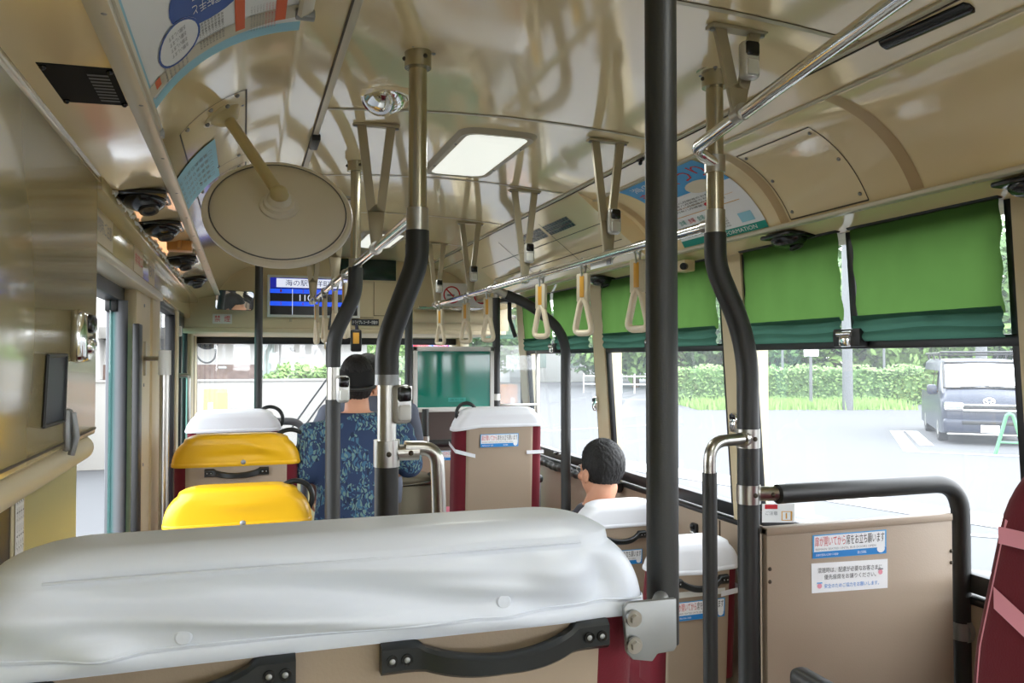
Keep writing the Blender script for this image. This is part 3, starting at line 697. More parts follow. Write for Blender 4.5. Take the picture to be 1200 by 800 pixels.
# straps
def strap(x, y, label, group, rz=0):
    t = thing('hanging_strap', label, 'hanging strap', (x, y, .07), group)
    mb = MB(); mb.ring((x, y, RZ-.001), .0155, .0035, 'steel', u=(1, 0, 0), w=(0, 0, 1), n=24, k=8)
    mb.tube([(x-.015, y, RZ-.005), (x-.008, y, RZ-.045), (x+.008, y, RZ-.045), (x+.015, y, RZ-.005)], .0035, 'steel', 8); mb.build('hook', t)
    mb = MB(); mb.b2((x-.008, y-.024, .190), (x+.008, y+.024, RZ-.036), 'belt', .003); mb.build('belt_case', t)
    mb = MB(); mb.b2((x-.0095, y-.009, .205), (x+.0095, y+.009, RZ-.044), 'amber', .001); mb.build('label_strip', t)
    mb = MB(); pts = fillet([(x, y-.013, .185), (x, y-.038, .085), (x, y+.038, .085), (x, y+.013, .185)], .026, 6)
    mb.tube([(x, y, .2)]+pts+[(x, y, .2)], .0108, 'grip', 10); mb.build('grip', t)
    t.rotation_euler.z = rz
    return t
s0 = strap(RX, 2.06, 'ivory triangular strap against the green blind, half behind the wide black pole', 'ivory straps on the long chrome rail', .5)
for y, l in [(2.45, 'ivory triangular strap second from the wide black pole'), (2.85, 'ivory triangular strap over the white gap between blinds'), (3.55, 'ivory strap between the green board and the bent black pole end'), (3.94, 'ivory strap above the middle of the green board'), (4.5, 'ivory strap above the side of the green board nearest the aisle')]:
    dup(s0, (RX, y, .07), l)
s0 = strap(LRX, 3.05, 'ivory strap directly beside the slimmer bent pole', 'ivory straps on the kerb-side rail', .12)
for y, l in [(3.42, 'ivory strap second from the slimmer bent pole'), (3.87, 'ivory strap third from the slimmer bent pole'), (4.31, 'ivory strap farthest from the slimmer bent pole, before the fare display')]:
    dup(s0, (LRX, y, .07), l)

# ------------------------------------------------------------------ ceiling fittings
def lamp(y0, y1, label, x0=.615, x1=.875):
    t = thing('ceiling_light', label, 'ceiling light', ((x0+x1)/2, (y0+y1)/2, .68), 'fluorescent ceiling lights')
    z = .697
    def rr(w, h, r, n=5):
        out = []
        for cx, cy, a0 in ((w-r, h-r, 0), (-w+r, h-r, 90), (-w+r, -h+r, 180), (w-r, -h+r, 270)):
            for k in range(n+1): a = math.radians(a0+90*k/n); out.append((cx+r*math.cos(a), cy+r*math.sin(a)))
        return out
    xc, yc = (x0+x1)/2, (y0+y1)/2; w, h = (x1-x0)/2, (y1-y0)/2
    o_, m_, i_ = rr(w, h, .05), rr(w-.012, h-.012, .045), rr(w-.03, h-.03, .035); n = len(o_)
    vs = [(xc+x, yc+y, z+.003) for x, y in o_]+[(xc+x, yc+y, z-.014) for x, y in m_]+[(xc+x, yc+y, z-.012) for x, y in i_]
    mb = MB(); mb.raw(vs, [(k*n+i, k*n+(i+1) % n, (k+1)*n+(i+1) % n, (k+1)*n+i) for k in (0, 1) for i in range(n)], 'lamp_bezel'); mb.build('bezel', t, 50)
    mb = MB(); c = [(xc+x, yc+y, z-.0115) for x, y in i_]+[(xc+x*.7, yc+y*.85, z-.022) for x, y in i_]
    mb.raw(c, [(i, (i+1) % n, n+(i+1) % n, n+i) for i in range(n)]+[tuple(range(n, 2*n))], 'lamp'); mb.build('diffuser', t, 60)
    mb = MB()
    for sx_, sy_ in ((1, 1), (1, -1), (-1, 1), (-1, -1)): mb.sph((xc+sx_*(w-.02), yc+sy_*h*.5, z-.014), (.005, .005, .003), 'grey_metal', 8, 6)
    mb.build('screw', t)
    ld = bpy.data.lights.new('lamp_tube', 'AREA'); lo = bpy.data.objects.new('lamp_tube', ld); COL.objects.link(lo); lo.parent = t; lo.location = (0, 0, .697-.026-.68); ld.shape = 'RECTANGLE'; ld.size = (x1-x0)*.6; ld.size_y = (y1-y0)*.8; ld.energy = 3; ld.color = (.97, 1, .96)
lamp(2.30, 2.90, 'lit rectangular ceiling lamp ahead of the chrome dome light')
lamp(4.35, 4.95, 'lit ceiling lamp near the front bulkhead')
lamp(.05, .65, 'unseen fill lamp above the camera'); lamp(-1.6, -1.0, 'unseen fill lamp at the rear of the bus')  # both out of view, added to lift the interior light
# chrome dome spotlight
c = Vector((.335, 2.08, .685))
t = thing('dome_light', 'round chrome ball spotlight in a recessed ring on the ceiling', 'spotlight', c+Vector((0, 0, -.05)))
mb = MB(); mb.lathe([(.105, .012), (.104, .003), (.088, -.006), (.072, -.002), (.066, .02)], 'cream', c, (0, 0, 1), 36); mb.build('ring', t)
mb = MB(); mb.sph(c+Vector((.010, 0, .018)), (.064, .064, .060), 'chrome', 28, 16); mb.build('ball', t)
d = Vector((-.45, -.55, -.72)).normalized()
mb = MB(); mb.lathe([(.046, 0), (.044, .006), (.040, .004), (.0, .010)], 'lens', c+Vector((.010, 0, .018))+d*.046, d, 28); mb.build('lens', t)
# black clip at the front end of the ceiling strip
p = onZ(366, 163, .668)
t = thing('strip_end_clip', 'black end clip on the long aluminium ceiling strip beside the round mirror', 'clip', p)
mb = MB(); mb.box((.2, p.y, .660), (.026, .12, .022), 'black', .005); mb.build('clip', t)
# long black slot on the right ceiling edge
a = onP(1036, 52, (1.242, 0, .673), (-.038, 0, -.088)); b = onP(1136, 8, (1.242, 0, .673), (-.038, 0, -.088))
t = thing('slot_cover', 'long black rounded slot on the sloping ceiling edge above the rear rail', 'slot cover', (a+b)/2)
mb = MB(); mb.tube([a+(a-b).normalized()*.006, a, b, b+(b-a).normalized()*.006], [.008, .017, .017, .008], 'black_gloss', 16, flat=.5, up=(.9, 0, -.4)); mb.build('cover', t)
# small black hooks on the right ceiling edge
for k, (px, py) in enumerate(((752, 187), (765, 176))): pass
p = onP(752, 186, (1.28, 0, .655), (-.038, 0, -.088))
t = thing('ceiling_hook', 'small black hook on the ceiling edge behind the wide black pole', 'hook', p)
mb = MB(); mb.box(p, (.02, .05, .012), 'black', .004); mb.tube([p, p+Vector((-.012, -.01, -.02)), p+Vector((-.02, -.03, -.024))], .006, 'black', 8); mb.build('hook', t)
# round convex mirror (back seen)
C_ = onY(327, 248, 1.88); nb = Vector((-.02, -math.cos(math.radians(35)), math.sin(math.radians(35)))).normalized()
t = thing('round_mirror', 'large round mirror seen from its beige back, on a cream ceiling arm', 'mirror', C_+Vector((0, 0, -.12)))
R = .160
mb = MB(); mb.lathe([(R*.965, .0), (R*.95, .004), (R*.6, .012), (R*.25, .018), (.0, .020)], 'disc', C_, nb, 64); mb.build('back_shell', t, 60)
mb = MB(); u_ = nb.orthogonal().normalized(); mb.ring(C_+nb*-.004, R*.985, .0082, 'disc', u=u_, w=nb.cross(u_), n=64, k=12); mb.ring(C_+nb*.0045, R*.935, .0016, 'rubber', u=u_, w=nb.cross(u_), n=64, k=6); mb.build('rim', t)
mb = MB(); mb.lathe([(.0, -.05), (R*.5, -.035), (R*.97, -.002)], 'mirror', C_, nb, 48); mb.build('mirror_face', t, 60)
H0 = C_+nb*.020
fl = cove(-1, .45, 1.72); fn = Vector((.6, -.1, -.75)).normalized()
fl_ = onP(263, 133, cove(-1, .40, 1.7), (.62, 0, -.78)); fl = fl_
mb = MB(); mb.lathe([(.044, .010), (.043, .022), (.036, .026), (.034, .034), (.027, .037), (.025, .046), (.018, .054)], 'disc', C_, nb, 32); mb.sph(C_+nb*.054, .021, 'cream_pole'); mb.build('hub', t)

mb = MB(); mb.cyl(C_+nb*.054, fl, .0135, 'cream_pole', n=20); mb.build('arm', t)
mb = MB(); n_ = Vector((.62, 0, -.78)).normalized(); mb.lathe([(.058, -.004), (.057, .003), (.040, .006), (.032, .018), (.018, .030), (0, .034)], 'cream_pole', fl-n_*.004, n_, 28)
for k in range(4):
    a = k*PI/2+.5; u_ = n_.orthogonal().normalized(); w_ = n_.cross(u_); mb.sph(fl+u_*(.049*math.cos(a))+w_*(.049*math.sin(a))+n_*.002, .0055, 'grey_metal', 8, 6)
mb.build('mount', t)
# black louvred vent on the left soffit
SN = (-.03, 0, .123)
q = [onP(*p, (-.2355, 0, .405), (.024, 0, -.12)) for p in ((74, 117), (150, 122), (131, 78), (41, 71))]
r_ = rect(*q); nn = (q[1]-q[0]).cross(q[3]-q[0]).normalized(); nn = -nn if nn.z > 0 else nn
t = thing('vent_grille', 'flat black rectangular vent with slats on the cream soffit', 'vent', (q[0]+q[2])/2)
mb = MB(); mb.grid(sub(r_, 0, 0, 1, 1, nn*.003), 1, 1, 'matte_black')
for a, b in ((0, 1), (1, 2), (2, 3), (3, 0)): mb.raw([q[a], q[b], q[b]+nn*.003, q[a]+nn*.003], [(0, 1, 2, 3)], 'matte_black')
mb.build('plate', t)
mb = MB()
for k in range(9):
    v0 = .12+.085*k; mb.grid(sub(r_, .60, v0, .90, v0+.045, nn*.0045), 1, 1, 'rubber'); mb.raw([r_(.6, v0)+nn*.0045, r_(.9, v0)+nn*.0045, r_(.9, v0-.02)+nn*.001, r_(.6, v0-.02)+nn*.001], [(0, 1, 2, 3)], 'scr_black')
mb.build('slat', t)
mb = MB()
for u_, v_ in ((.06, .06), (.95, .06), (.95, .94), (.06, .94)): mb.sph(r_(u_, v_)+nn*.004, .005, 'black_gloss', 8, 6)
mb.build('screw', t)
# black ball air outlets on both soffits
def nozzle(c, label, group):
    t = thing('air_outlet', label, 'air outlet', c+Vector((0, 0, -.05)), group)
    mb = MB(); mb.box(c+Vector((0, 0, -.006)), (.115, .15, .014), 'black_gloss', .006); mb.build('base', t)
    mb = MB(); mb.sph(c+Vector((0, -.0, -.014)), (.052, .066, .030), 'black_gloss', 20, 12); mb.build('dome', t)
    mb = MB(); mb.lathe([(.024, 0), (.022, .006), (.016, .006), (.012, .001), (0, .001)], 'black', c+Vector((.014, -.02, -.041)), (.25, -.35, -1), 20); mb.build('louvre_ring', t)
    return t
def soff(side, y): return Vector((-.236 if side < 0 else 1.676, y, .403))
n0 = nozzle(soff(-1, 2.13), 'black air outlet on the kerb-side soffit, first ahead of the louvred vent', 'black air outlets on the kerb-side soffit')
for y, l in ((2.58, 'black air outlet on the kerb-side soffit, second from the louvred vent'), (3.42, 'black air outlet on the kerb-side soffit, third, ahead of the small tan box'), (4.25, 'black air outlet on the kerb-side soffit nearest the front door')): dup(n0, n0.location-Vector((0, 0, EZ))+Vector((0, y-2.13, 0)), l)
n0 = nozzle(soff(1, 2.16), 'black air outlet above the green blinds beside the bent pole', 'black air outlets above the blinds')
for y, l in ((1.30, 'black air outlet above the wide green blind over the van'), (3.6, 'black air outlet above the blinds between the ivory straps'), (.3, 'black air outlet above the crimson seat'), (-1.1, 'black air outlet at the rear')): dup(n0, n0.location-Vector((0, 0, EZ))+Vector((0, y-2.16, 0)), l)
t = thing('soffit_box', 'small tan plastic box between the black air outlets', 'box', (-.215, 3.0, .37))
mb = MB(); mb.box((-.215, 3.0, .392), (.08, .07, .035), 'tan_box', .005); mb.build('body', t); mb = MB(); mb.box((-.215, 2.96, .394), (.014, .012, .028), 'tan_box', .002); mb.build('tab', t)
# broken reflections along the soffit edge, modelled as a white strip
t = thing('soffit_glint_strip', 'crumpled white strip imitating reflections along the kerb-side soffit edge', 'reflection strip', (-.29, 2.8, .36))
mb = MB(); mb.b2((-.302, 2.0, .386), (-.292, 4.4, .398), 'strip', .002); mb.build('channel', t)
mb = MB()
mb.tube([(-.290+.006*math.sin(k*2.3), 2.02+.03*k, .382+.006*math.sin(k*1.7)) for k in range(78)], [.0045+.0025*math.sin(k*2.9) for k in range(78)], 'frame_white', 8); mb.build('glint_line', t)
# camera
t = thing('ceiling_camera', 'small cream security camera above the green blind behind the wide pole', 'camera', (1.66, 2.78, .35))
c = onX(803, 312, 1.665); mb = MB(); mb.box(c, (.05, .07, .045), 'cream_matte', .006); mb.build('body', t); mb = MB(); mb.cyl(c+Vector((-.02, -.03, -.004)), c+Vector((-.036, -.045, -.006)), .014, 'black_gloss'); mb.build('lens', t)
# air conditioner duct on the right cove with black grille
y0, y1 = 2.92, 4.75
t = thing('air_duct', 'cream angled air conditioning duct cover with black grille on the cove', 'air duct', (1.42, (y0+y1)/2, .40))
A, B, Cc, D = (1.255, .666), (1.30, .628), (1.56, .425), (1.60, .415)
pr = [A, B, Cc, D]
mb = MB(); vs = [(x, y, z) for y in (y0, y1) for x, z in pr]
mb.raw(vs, [(i, i+1, 5+i, 4+i) for i in range(3)], 'cream')
mb.raw([(x, y0, z) for x, z in pr]+[tuple(cove(1, s/8, y0)) for s in range(8, -1, -1)], [tuple(range(13))], 'cream')
mb.raw([(x, y1, z) for x, z in pr]+[tuple(cove(1, s/8, y1)) for s in range(8, -1, -1)], [tuple(range(13))], 'cream')
mb.build('cover', t)
dfn = lambda u, v: Vector((B[0]+(Cc[0]-B[0])*v, y0+(y1-y0)*u, B[1]+(Cc[1]-B[1])*v))
on_ = Vector((-(B[1]-Cc[1]), 0, -(Cc[0]-B[0]))).normalized()
mb = MB()
for v in (.34, .66): mb.grid(sub(dfn, .02, v, .98, v+.012, on_*.001), 1, 1, 'seam')
for u in (.3, .64): mb.grid(sub(dfn, u, 0, u+.003, 1, on_*.001), 1, 1, 'seam')
mb.build('panel_joint', t)
for (u0, u1) in ((.14, .30), (.32, .50)):
    mb = MB(); mb.grid(sub(dfn, u0, .06, u1, .24, on_*.001), 1, 1, 'scr_black')
    for k in range(11): mb.grid(sub(dfn, u0+(u1-u0)*k/10-.0005, .06, u0+(u1-u0)*k/10+.0005, .24, on_*.003), 1, 1, 'bracket')
    for k in range(4): mb.grid(sub(dfn, u0, .06+.06*k-.0025, u1, .06+.06*k+.0025, on_*.003), 1, 1, 'bracket')
    mb.build('grille', t)
# posters ----------------------------------------------------------
ya = 1.56
t = thing('cove_poster', 'pale transit poster with blue oval in a metal holder on the kerb-side cove', 'poster', cove(-1, .5, 1.1, .004))
pf = lambda u, v: cove(-1, .04+.92*v, .35+(ya-.35)*u+.03*v*(1-v), .004)
def pp(u0, v0, u1, v1, o): return lambda u, v: cove(-1, .04+.92*(v0+(v1-v0)*v), .35+(ya-.35)*(u0+(u1-u0)*u), .004+o)
mb = MB(); mb.grid(pp(0, 0, 1, 1, 0), 8, 24, 'white'); mb.grid(pp(.965, 0, 1, 1, .0006), 1, 24, 'skyblue'); mb.grid(pp(0, .93, 1, 1, .0006), 8, 4, 'skyblue')
def ell(cu, cv, ru, rv, m, o=.0012, ring=0, rot=0):
    f = lambda r, a: pp(0, 0, 1, 1, o)(cu+r*(ru*math.cos(a)*math.cos(rot)-rv*math.sin(a)*math.sin(rot)), cv+r*(ru*math.cos(a)*math.sin(rot)+rv*math.sin(a)*math.cos(rot)))
    mb.grid(lambda u, v: f(1-ring+ring*v if ring else v, 2*PI*u), 28, 3, m)
ell(.775, .50, .085, .22, 'navy'); ell(.865, .70, .065, .14, 'white', .0018); ell(.865, .70, .065, .14, 'navy', .0022, .09)
for k, (s_, u0) in enumerate((('運転手と', .79), ('路線バス', .75))): mb.text(s_, (lambda u0_: lambda x, y: pp(0, 0, 1, 1, .0022)(u0_+.032*y, .42+.17*x))(u0), 'white')
for k in range(4): mb.text('お願いします', (lambda k_: lambda x, y: pp(0, 0, 1, 1, .0024)(.825+.02*k_+.014*y, .645+.11*x))(k), 'greyink')
for k, v in enumerate((.08, .30)):
    mb.grid(pp(.80, v, .95, v+.055, .0012), 2, 3, 'orange')
for k in range(9):
    mb.text('バスのご案内とお知らせ', (lambda k_: lambda x, y: pp(0, 0, 1, 1, .0014)(.88+.09*x, .13+.016*k_+.011*y))(k), 'red' if k < 4 else 'greyink')
for k in range(8): mb.text('安全運転にご協力を', (lambda k_: lambda x, y: pp(0, 0, 1, 1, .0014)(.86+.09*x, .42+.02*k_+.014*y))(k), 'ink')
for k in range(6): mb.text('乗合自動車', (lambda k_: lambda x, y: pp(0, 0, 1, 1, .0014)(.90+.06*x, .66+.03*k_+.012*y))(k), 'greyink')
mb.grid(pp(.91, .86, .94, .90, .0014), 1, 2, 'orange')
mb.grid(lambda u, v: pp(0, 0, 1, 1, .001)(.90+.045*u+.02*math.sin(v*3), v), 1, 24, 'greyink' if False else 'strip')
mb.build('sheet', t, smooth=60)
mb = MB(); g = lambda tt, o: cove(-1, tt, 0, o)
for tt in (.985, .03):
    a = cove(-1, tt, -.4, .012); b = cove(-1, tt, ya+.04 if tt > .5 else ya-.10, .012)
    d_ = (b-a).normalized(); mb.tube([a, b], .017, 'strip', 8, flat=.45, up=(1, 0, .6))
    mb.box(b+Vector((0, .006, -.002)), (.034, .022, .016), 'grey_metal', .003)
mb.build('holder', t)
t = thing('cove_poster', 'blue and white festival poster with red lettering on the cove beside the bent pole', 'poster', cove(1, .5, 2.42, .003))
q2 = lambda u0, v0, u1, v1, o: (lambda u, v: cove(1, .03+.95*(v0+(v1-v0)*v), 2.72-.52*(u0+(u1-u0)*u)-.03*(v0+(v1-v0)*v), .003+o))
mb = MB(); mb.grid(q2(0, 0, 1, 1, 0), 4, 20, 'white'); mb.grid(q2(0, 0, 1, .40, .0006), 4, 10, 'brightblue'); mb.grid(q2(0, .93, 1, 1, .0006), 4, 3, 'teal')
for (s_, u0, v0, u1, v1, c_) in (('海の駅', .10, .14, .50, .04, 'white'), ('まつり', .46, .26, .94, .06, 'red'), ('東洋町', .06, .36, .44, .18, 'red')):
    mb.text(s_, q2(u0, v0, u1, v1, .0018), c_)
mb.grid(lambda u, v: q2(0, 0, 1, 1, .0016)(.70+.16*v*math.cos(2*PI*u), .36+.09*v*math.sin(2*PI*u)), 20, 3, 'grip')
mb.grid(lambda u, v: q2(0, 0, 1, 1, .0016)(.58+.035*v*math.cos(2*PI*u), .60+.025*v*math.sin(2*PI*u)), 16, 2, 'red')
for k in range(4): mb.text('令和六年八月開催のお知らせ', q2(.08, .50+.035*k, .8, .475+.035*k, .0014), 'ink')
mb.grid(q2(.08, .655, .9, .662, .0012), 4, 1, 'amber'); mb.grid(q2(.08, .56, .9, .564, .0012), 4, 1, 'amber')
for k in range(5): mb.text('会場', q2(.12+.12*k, .76, .20+.12*k, .70, .0014), 'red' if k % 2 else 'teal')
for k in range(4): mb.text('問合せ 観光案内所 電話', q2(.08, .82+.028*k, .66, .80+.028*k, .0014), 'greyink')
mb.text('EVENT INFORMATION', q2(.3, .985, .9, .945, .0014), 'white'); mb.grid(q2(.78, .80, .92, .90, .0014), 1, 2, 'skyblue')
mb.build('sheet', t, smooth=60)
# right edge light-blue sheet far down the left cove
t = thing('cove_sticker', 'curved pale blue printed sheet on the cove behind the round mirror', 'sticker', cove(-1, .6, 2.5, .003))
q3 = lambda u0, v0, u1, v1, o: (lambda u, v: cove(-1, .55+.42*(v0+(v1-v0)*v), 2.12+.42*(u0+(u1-u0)*u), .003+o))
mb = MB(); mb.grid(q3(0, 0, 1, 1, 0), 3, 10, 'skyblue')
for k in range(5): mb.text('ご乗車ありがとう', (lambda k_: lambda x, y: q3(0, 0, 1, 1, .001)(.15+.15*k_+.09*y, .1+.8*x))(k), 'greyink')
mb.build('sheet', t, smooth=60)
# stickers above the door
t = thing('door_stickers', 'faint printed stickers on the cream header over the open door', 'sticker', (-.333, 2.6, .3))
for (y0_, y1_, s_, c_) in ((2.05, 2.35, '開閉時ご注意', 'greyink'), (2.78, 3.02, '非常口', 'red'), (3.2, 3.4, 'EXIT', 'greyink')):
    mb = MB(); r_ = rect((-.334, y0_, .28), (-.334, y1_, .28), (-.334, y1_, .37), (-.334, y0_, .37)); mb.grid(r_, 1, 1, 'cream_matte'); mb.text(s_, sub(r_, .1, .3, .9, .7, Vector((.001, 0, 0))), c_); mb.build('sticker', t, smooth=None)
# fittings on the pocket cover: button, dark glass slot, latch
t = thing('wall_stop_button', 'chrome and black stop button on the edge of the cream door pocket', 'stop button', (-.29, 1.75, 0))
c = onX(99, 394, -.285); t.location = c+Vector((0, 0, EZ-.05))
mb = MB(); mb.box(c+Vector((-.006, 0, 0)), (.030, .085, .098), 'chrome', .012, None, 3); mb.build('body', t)
mb = MB(); mb.box(c+Vector((.004, .012, .024)), (.026, .05, .036), 'black_gloss', .008); mb.box(c+Vector((.004, .012, -.018)), (.026, .05, .030), 'lens', .008); mb.build('push_face', t)
q = [onX(*p, -.2985) for p in ((50, 500), (74, 493), (77, 416), (55, 417))]
t = thing('dark_inspection_window', 'narrow dark glass inspection slot in the cream door pocket', 'inspection window', (q[0]+q[2])/2)
mb = MB(); mb.grid(sub(rect(*q), 0, 0, 1, 1, Vector((.0012, 0, 0))), 1, 1, 'slot_glass'); mb.build('glass', t)
mb = MB()
for a, b in ((0, 1), (1, 2), (2, 3), (3, 0)): mb.tube([q[a]+Vector((.001, 0, 0)), q[b]+Vector((.001, 0, 0))], .0035, 'black', 6)
mb.build('gasket', t)
a = onX(82, 490, -.292); b = onX(79, 533, -.296)
t = thing('pocket_latch', 'grey metal latch hanging over the rolled cream edge', 'latch', b)
mb = MB(); mb.box((a+b)/2+Vector((-.002, 0, .012)), (.014, .030, .075), 'grey_metal', .006); mb.build('plate', t)
mb = MB(); mb.tube([a+Vector((.004, 0, .01)), (a+b)/2+Vector((.012, 0, 0)), b+Vector((.006, 0, 0))], .006, 'grey_metal', 10); mb.build('lever', t)
# ------------------------------------------------------------------ front bulkhead fittings
YF = 5.595
p0 = onY(313, 371, YF-.03); p1 = onY(422, 325, YF-.03)
t = thing('fare_display', 'wide fare screen with blue rows reading 110 on the front bulkhead', 'display screen', ((p0.x+p1.x)/2, YF-.02, p0.z))
mb = MB(); mb.b2((p0.x, YF-.03, p0.z), (p1.x, YF, p1.z), 'frame_white', .005); mb.build('housing', t)
r_ = rect((p0.x+.018, YF-.0315, p0.z+.016), (p1.x-.018, YF-.0315, p0.z+.016), (p1.x-.018, YF-.0315, p1.z-.018), (p0.x+.018, YF-.0315, p1.z-.018)); o = Vector((0, -.001, 0))
mb = MB(); mb.grid(r_, 1, 1, 'scr_black')
mb.grid(sub(r_, 0, .72, 1, 1, o), 1, 1, 'scr_navy'); mb.grid(sub(r_, .07, .74, .93, .98, o*2), 1, 1, 'scr_white')
mb.text('海の駅東洋町', sub(r_, .17, .78, .68, .95, o*3), 'scr_ink'); mb.text('前', sub(r_, .8, .79, .88, .94, o*3), 'scr_ink')
for v in (.58, .24): mb.grid(sub(r_, 0, v, 1, v+.12, o), 1, 1, 'scr_blue')
for k in range(1, 5): mb.grid(sub(r_, k/4.0-.003, .0, k/4.0+.003, .70, o*1.5), 1, 1, 'scr_white') if k < 4 else None
mb.text('110', sub(r_, .33, .38, .47, .55, o*2), 'scr_white')
for k in range(4):
    mb.text('%d' % (k+1), sub(r_, k/4+.11, .61, k/4+.13, .68, o*2), 'red'); mb.text('%d' % (k+5), sub(r_, k/4+.11, .27, k/4+.13, .34, o*2), 'red')
mb.build('screen', t, smooth=None)
mb = MB()
for k in (.25, .6, .85): mb.box((p0.x+(p1.x-p0.x)*k, YF-.012, p0.z-.02), (.018, .012, .02), 'bracket', .003)
mb.build('mount_tab', t)
p0 = onY(392, 327, YF-.01); p1 = onY(464, 305, YF-.01)
t = thing('led_sign', 'unlit dark green sign board above the fare screen', 'sign', ((p0.x+p1.x)/2, YF, p0.z))
mb = MB(); mb.b2((p0.x, YF-.02, p0.z), (p1.x, YF, p1.z), 'led_board', .004); mb.build('face', t)
mb = MB(); mb.b2((p0.x-.01, YF-.012, p0.z-.01), (p1.x+.01, YF, p1.z+.01), 'cream_matte', .003); mb.build('bezel', t)
p0 = onY(412, 381, YF-.004); p1 = onY(444, 374, YF-.004)
t = thing('recorder_sign', 'thin black notice with white lettering under the fare screen', 'notice', ((p0.x+p1.x)/2, YF, p0.z))
mb = MB(); r_ = rect((p0.x, YF-.003, p0.z), (p1.x, YF-.003, p0.z), (p1.x, YF-.003, p1.z), (p0.x, YF-.003, p1.z)); mb.grid(r_, 1, 1, 'ink'); mb.text('ドライブレコーダー作動中', sub(r_, .05, .2, .95, .8, o), 'white'); mb.build('plate', t, smooth=None)
q0 = onY(249, 379, YF-.004); q1 = onY(272, 368, YF-.004)
t = thing('smoking_sign', 'small pale plate with red Japanese no smoking characters under the mirror', 'notice', ((q0.x+q1.x)/2, YF, q0.z))
mb = MB(); r_ = rect((q0.x, YF-.003, q0.z), (q1.x, YF-.003, q0.z), (q1.x, YF-.003, q1.z), (q0.x, YF-.003, q1.z)); mb.grid(r_, 1, 1, 'frame_white'); mb.text('禁', sub(r_, .1, .2, .4, .85, o), 'red'); mb.text('煙', sub(r_, .6, .2, .9, .85, o), 'red'); mb.build('plate', t, smooth=None)
q0 = onY(517, 359, YF-.01); q1 = onY(578, 333, YF-.01)
t = thing('pictogram_board', 'white board with two red prohibition circles on the front bulkhead', 'sign', ((q0.x+q1.x)/2, YF, q0.z))
mb = MB(); mb.b2((q0.x, YF-.01, q0.z), (q1.x, YF, q1.z), 'white', .002); mb.build('board', t)
mb = MB(); h = (q1.z-q0.z)
for k in (.2, .78):
    c = Vector((q0.x+(q1.x-q0.x)*k, YF-.012, (q0.z+q1.z)/2)); mb.ring(c, h*.34, .005, 'red', n=28, k=6); a = h*.24; mb.cyl(c+Vector((-a, 0, a)), c+Vector((a, 0, -a)), .005, 'red', n=6)
    mb.b2(c+Vector((-h*.2, .001, -.008)), c+Vector((h*.12, .002, .004)), 'greyink')
mb.build('pictogram', t)
# rear view mirror, aimed at the people in the aisle
q0 = onY(254, 362.5, 5.50); q1 = onY(296, 341.5, 5.50)
MIRC = Vector(((q0.x+q1.x)/2, 5.50, (q0.z+q1.z)/2)); MW, MH = (q1.x-q0.x)/2+.01, (q1.z-q0.z)/2
# ------------------------------------------------------------------ seats
def rring(cx, hw, yb, yf, rc, z, nx=24, nc=5):
    rc = min(rc, hw*.9, abs(yf-yb)*.48); out = []
    for k in range(nx): out.append((cx-hw+rc+(2*hw-2*rc)*k/nx, yb))
    for k in range(nc): a = -PI/2+PI/2*k/nc; out.append((cx+hw-rc+rc*math.cos(a), yb+rc+rc*math.sin(a)))
    out.append((cx+hw, yb+rc))
    for k in range(nc): a = PI/2*k/nc; out.append((cx+hw-rc+rc*math.cos(a), yf-rc+rc*math.sin(a)))
    for k in range(nx): out.append((cx+hw-rc-(2*hw-2*rc)*k/nx, yf))
    for k in range(nc): a = PI/2+PI/2*k/nc; out.append((cx-hw+rc+rc*math.cos(a), yf-rc+rc*math.sin(a)))
    out.append((cx-hw, yf-rc))
    for k in range(nc): a = PI+PI/2*k/nc; out.append((cx-hw+rc+rc*math.cos(a), yb+rc+rc*math.sin(a)))
    return [Vector((x, y, z)) for x, y in out]
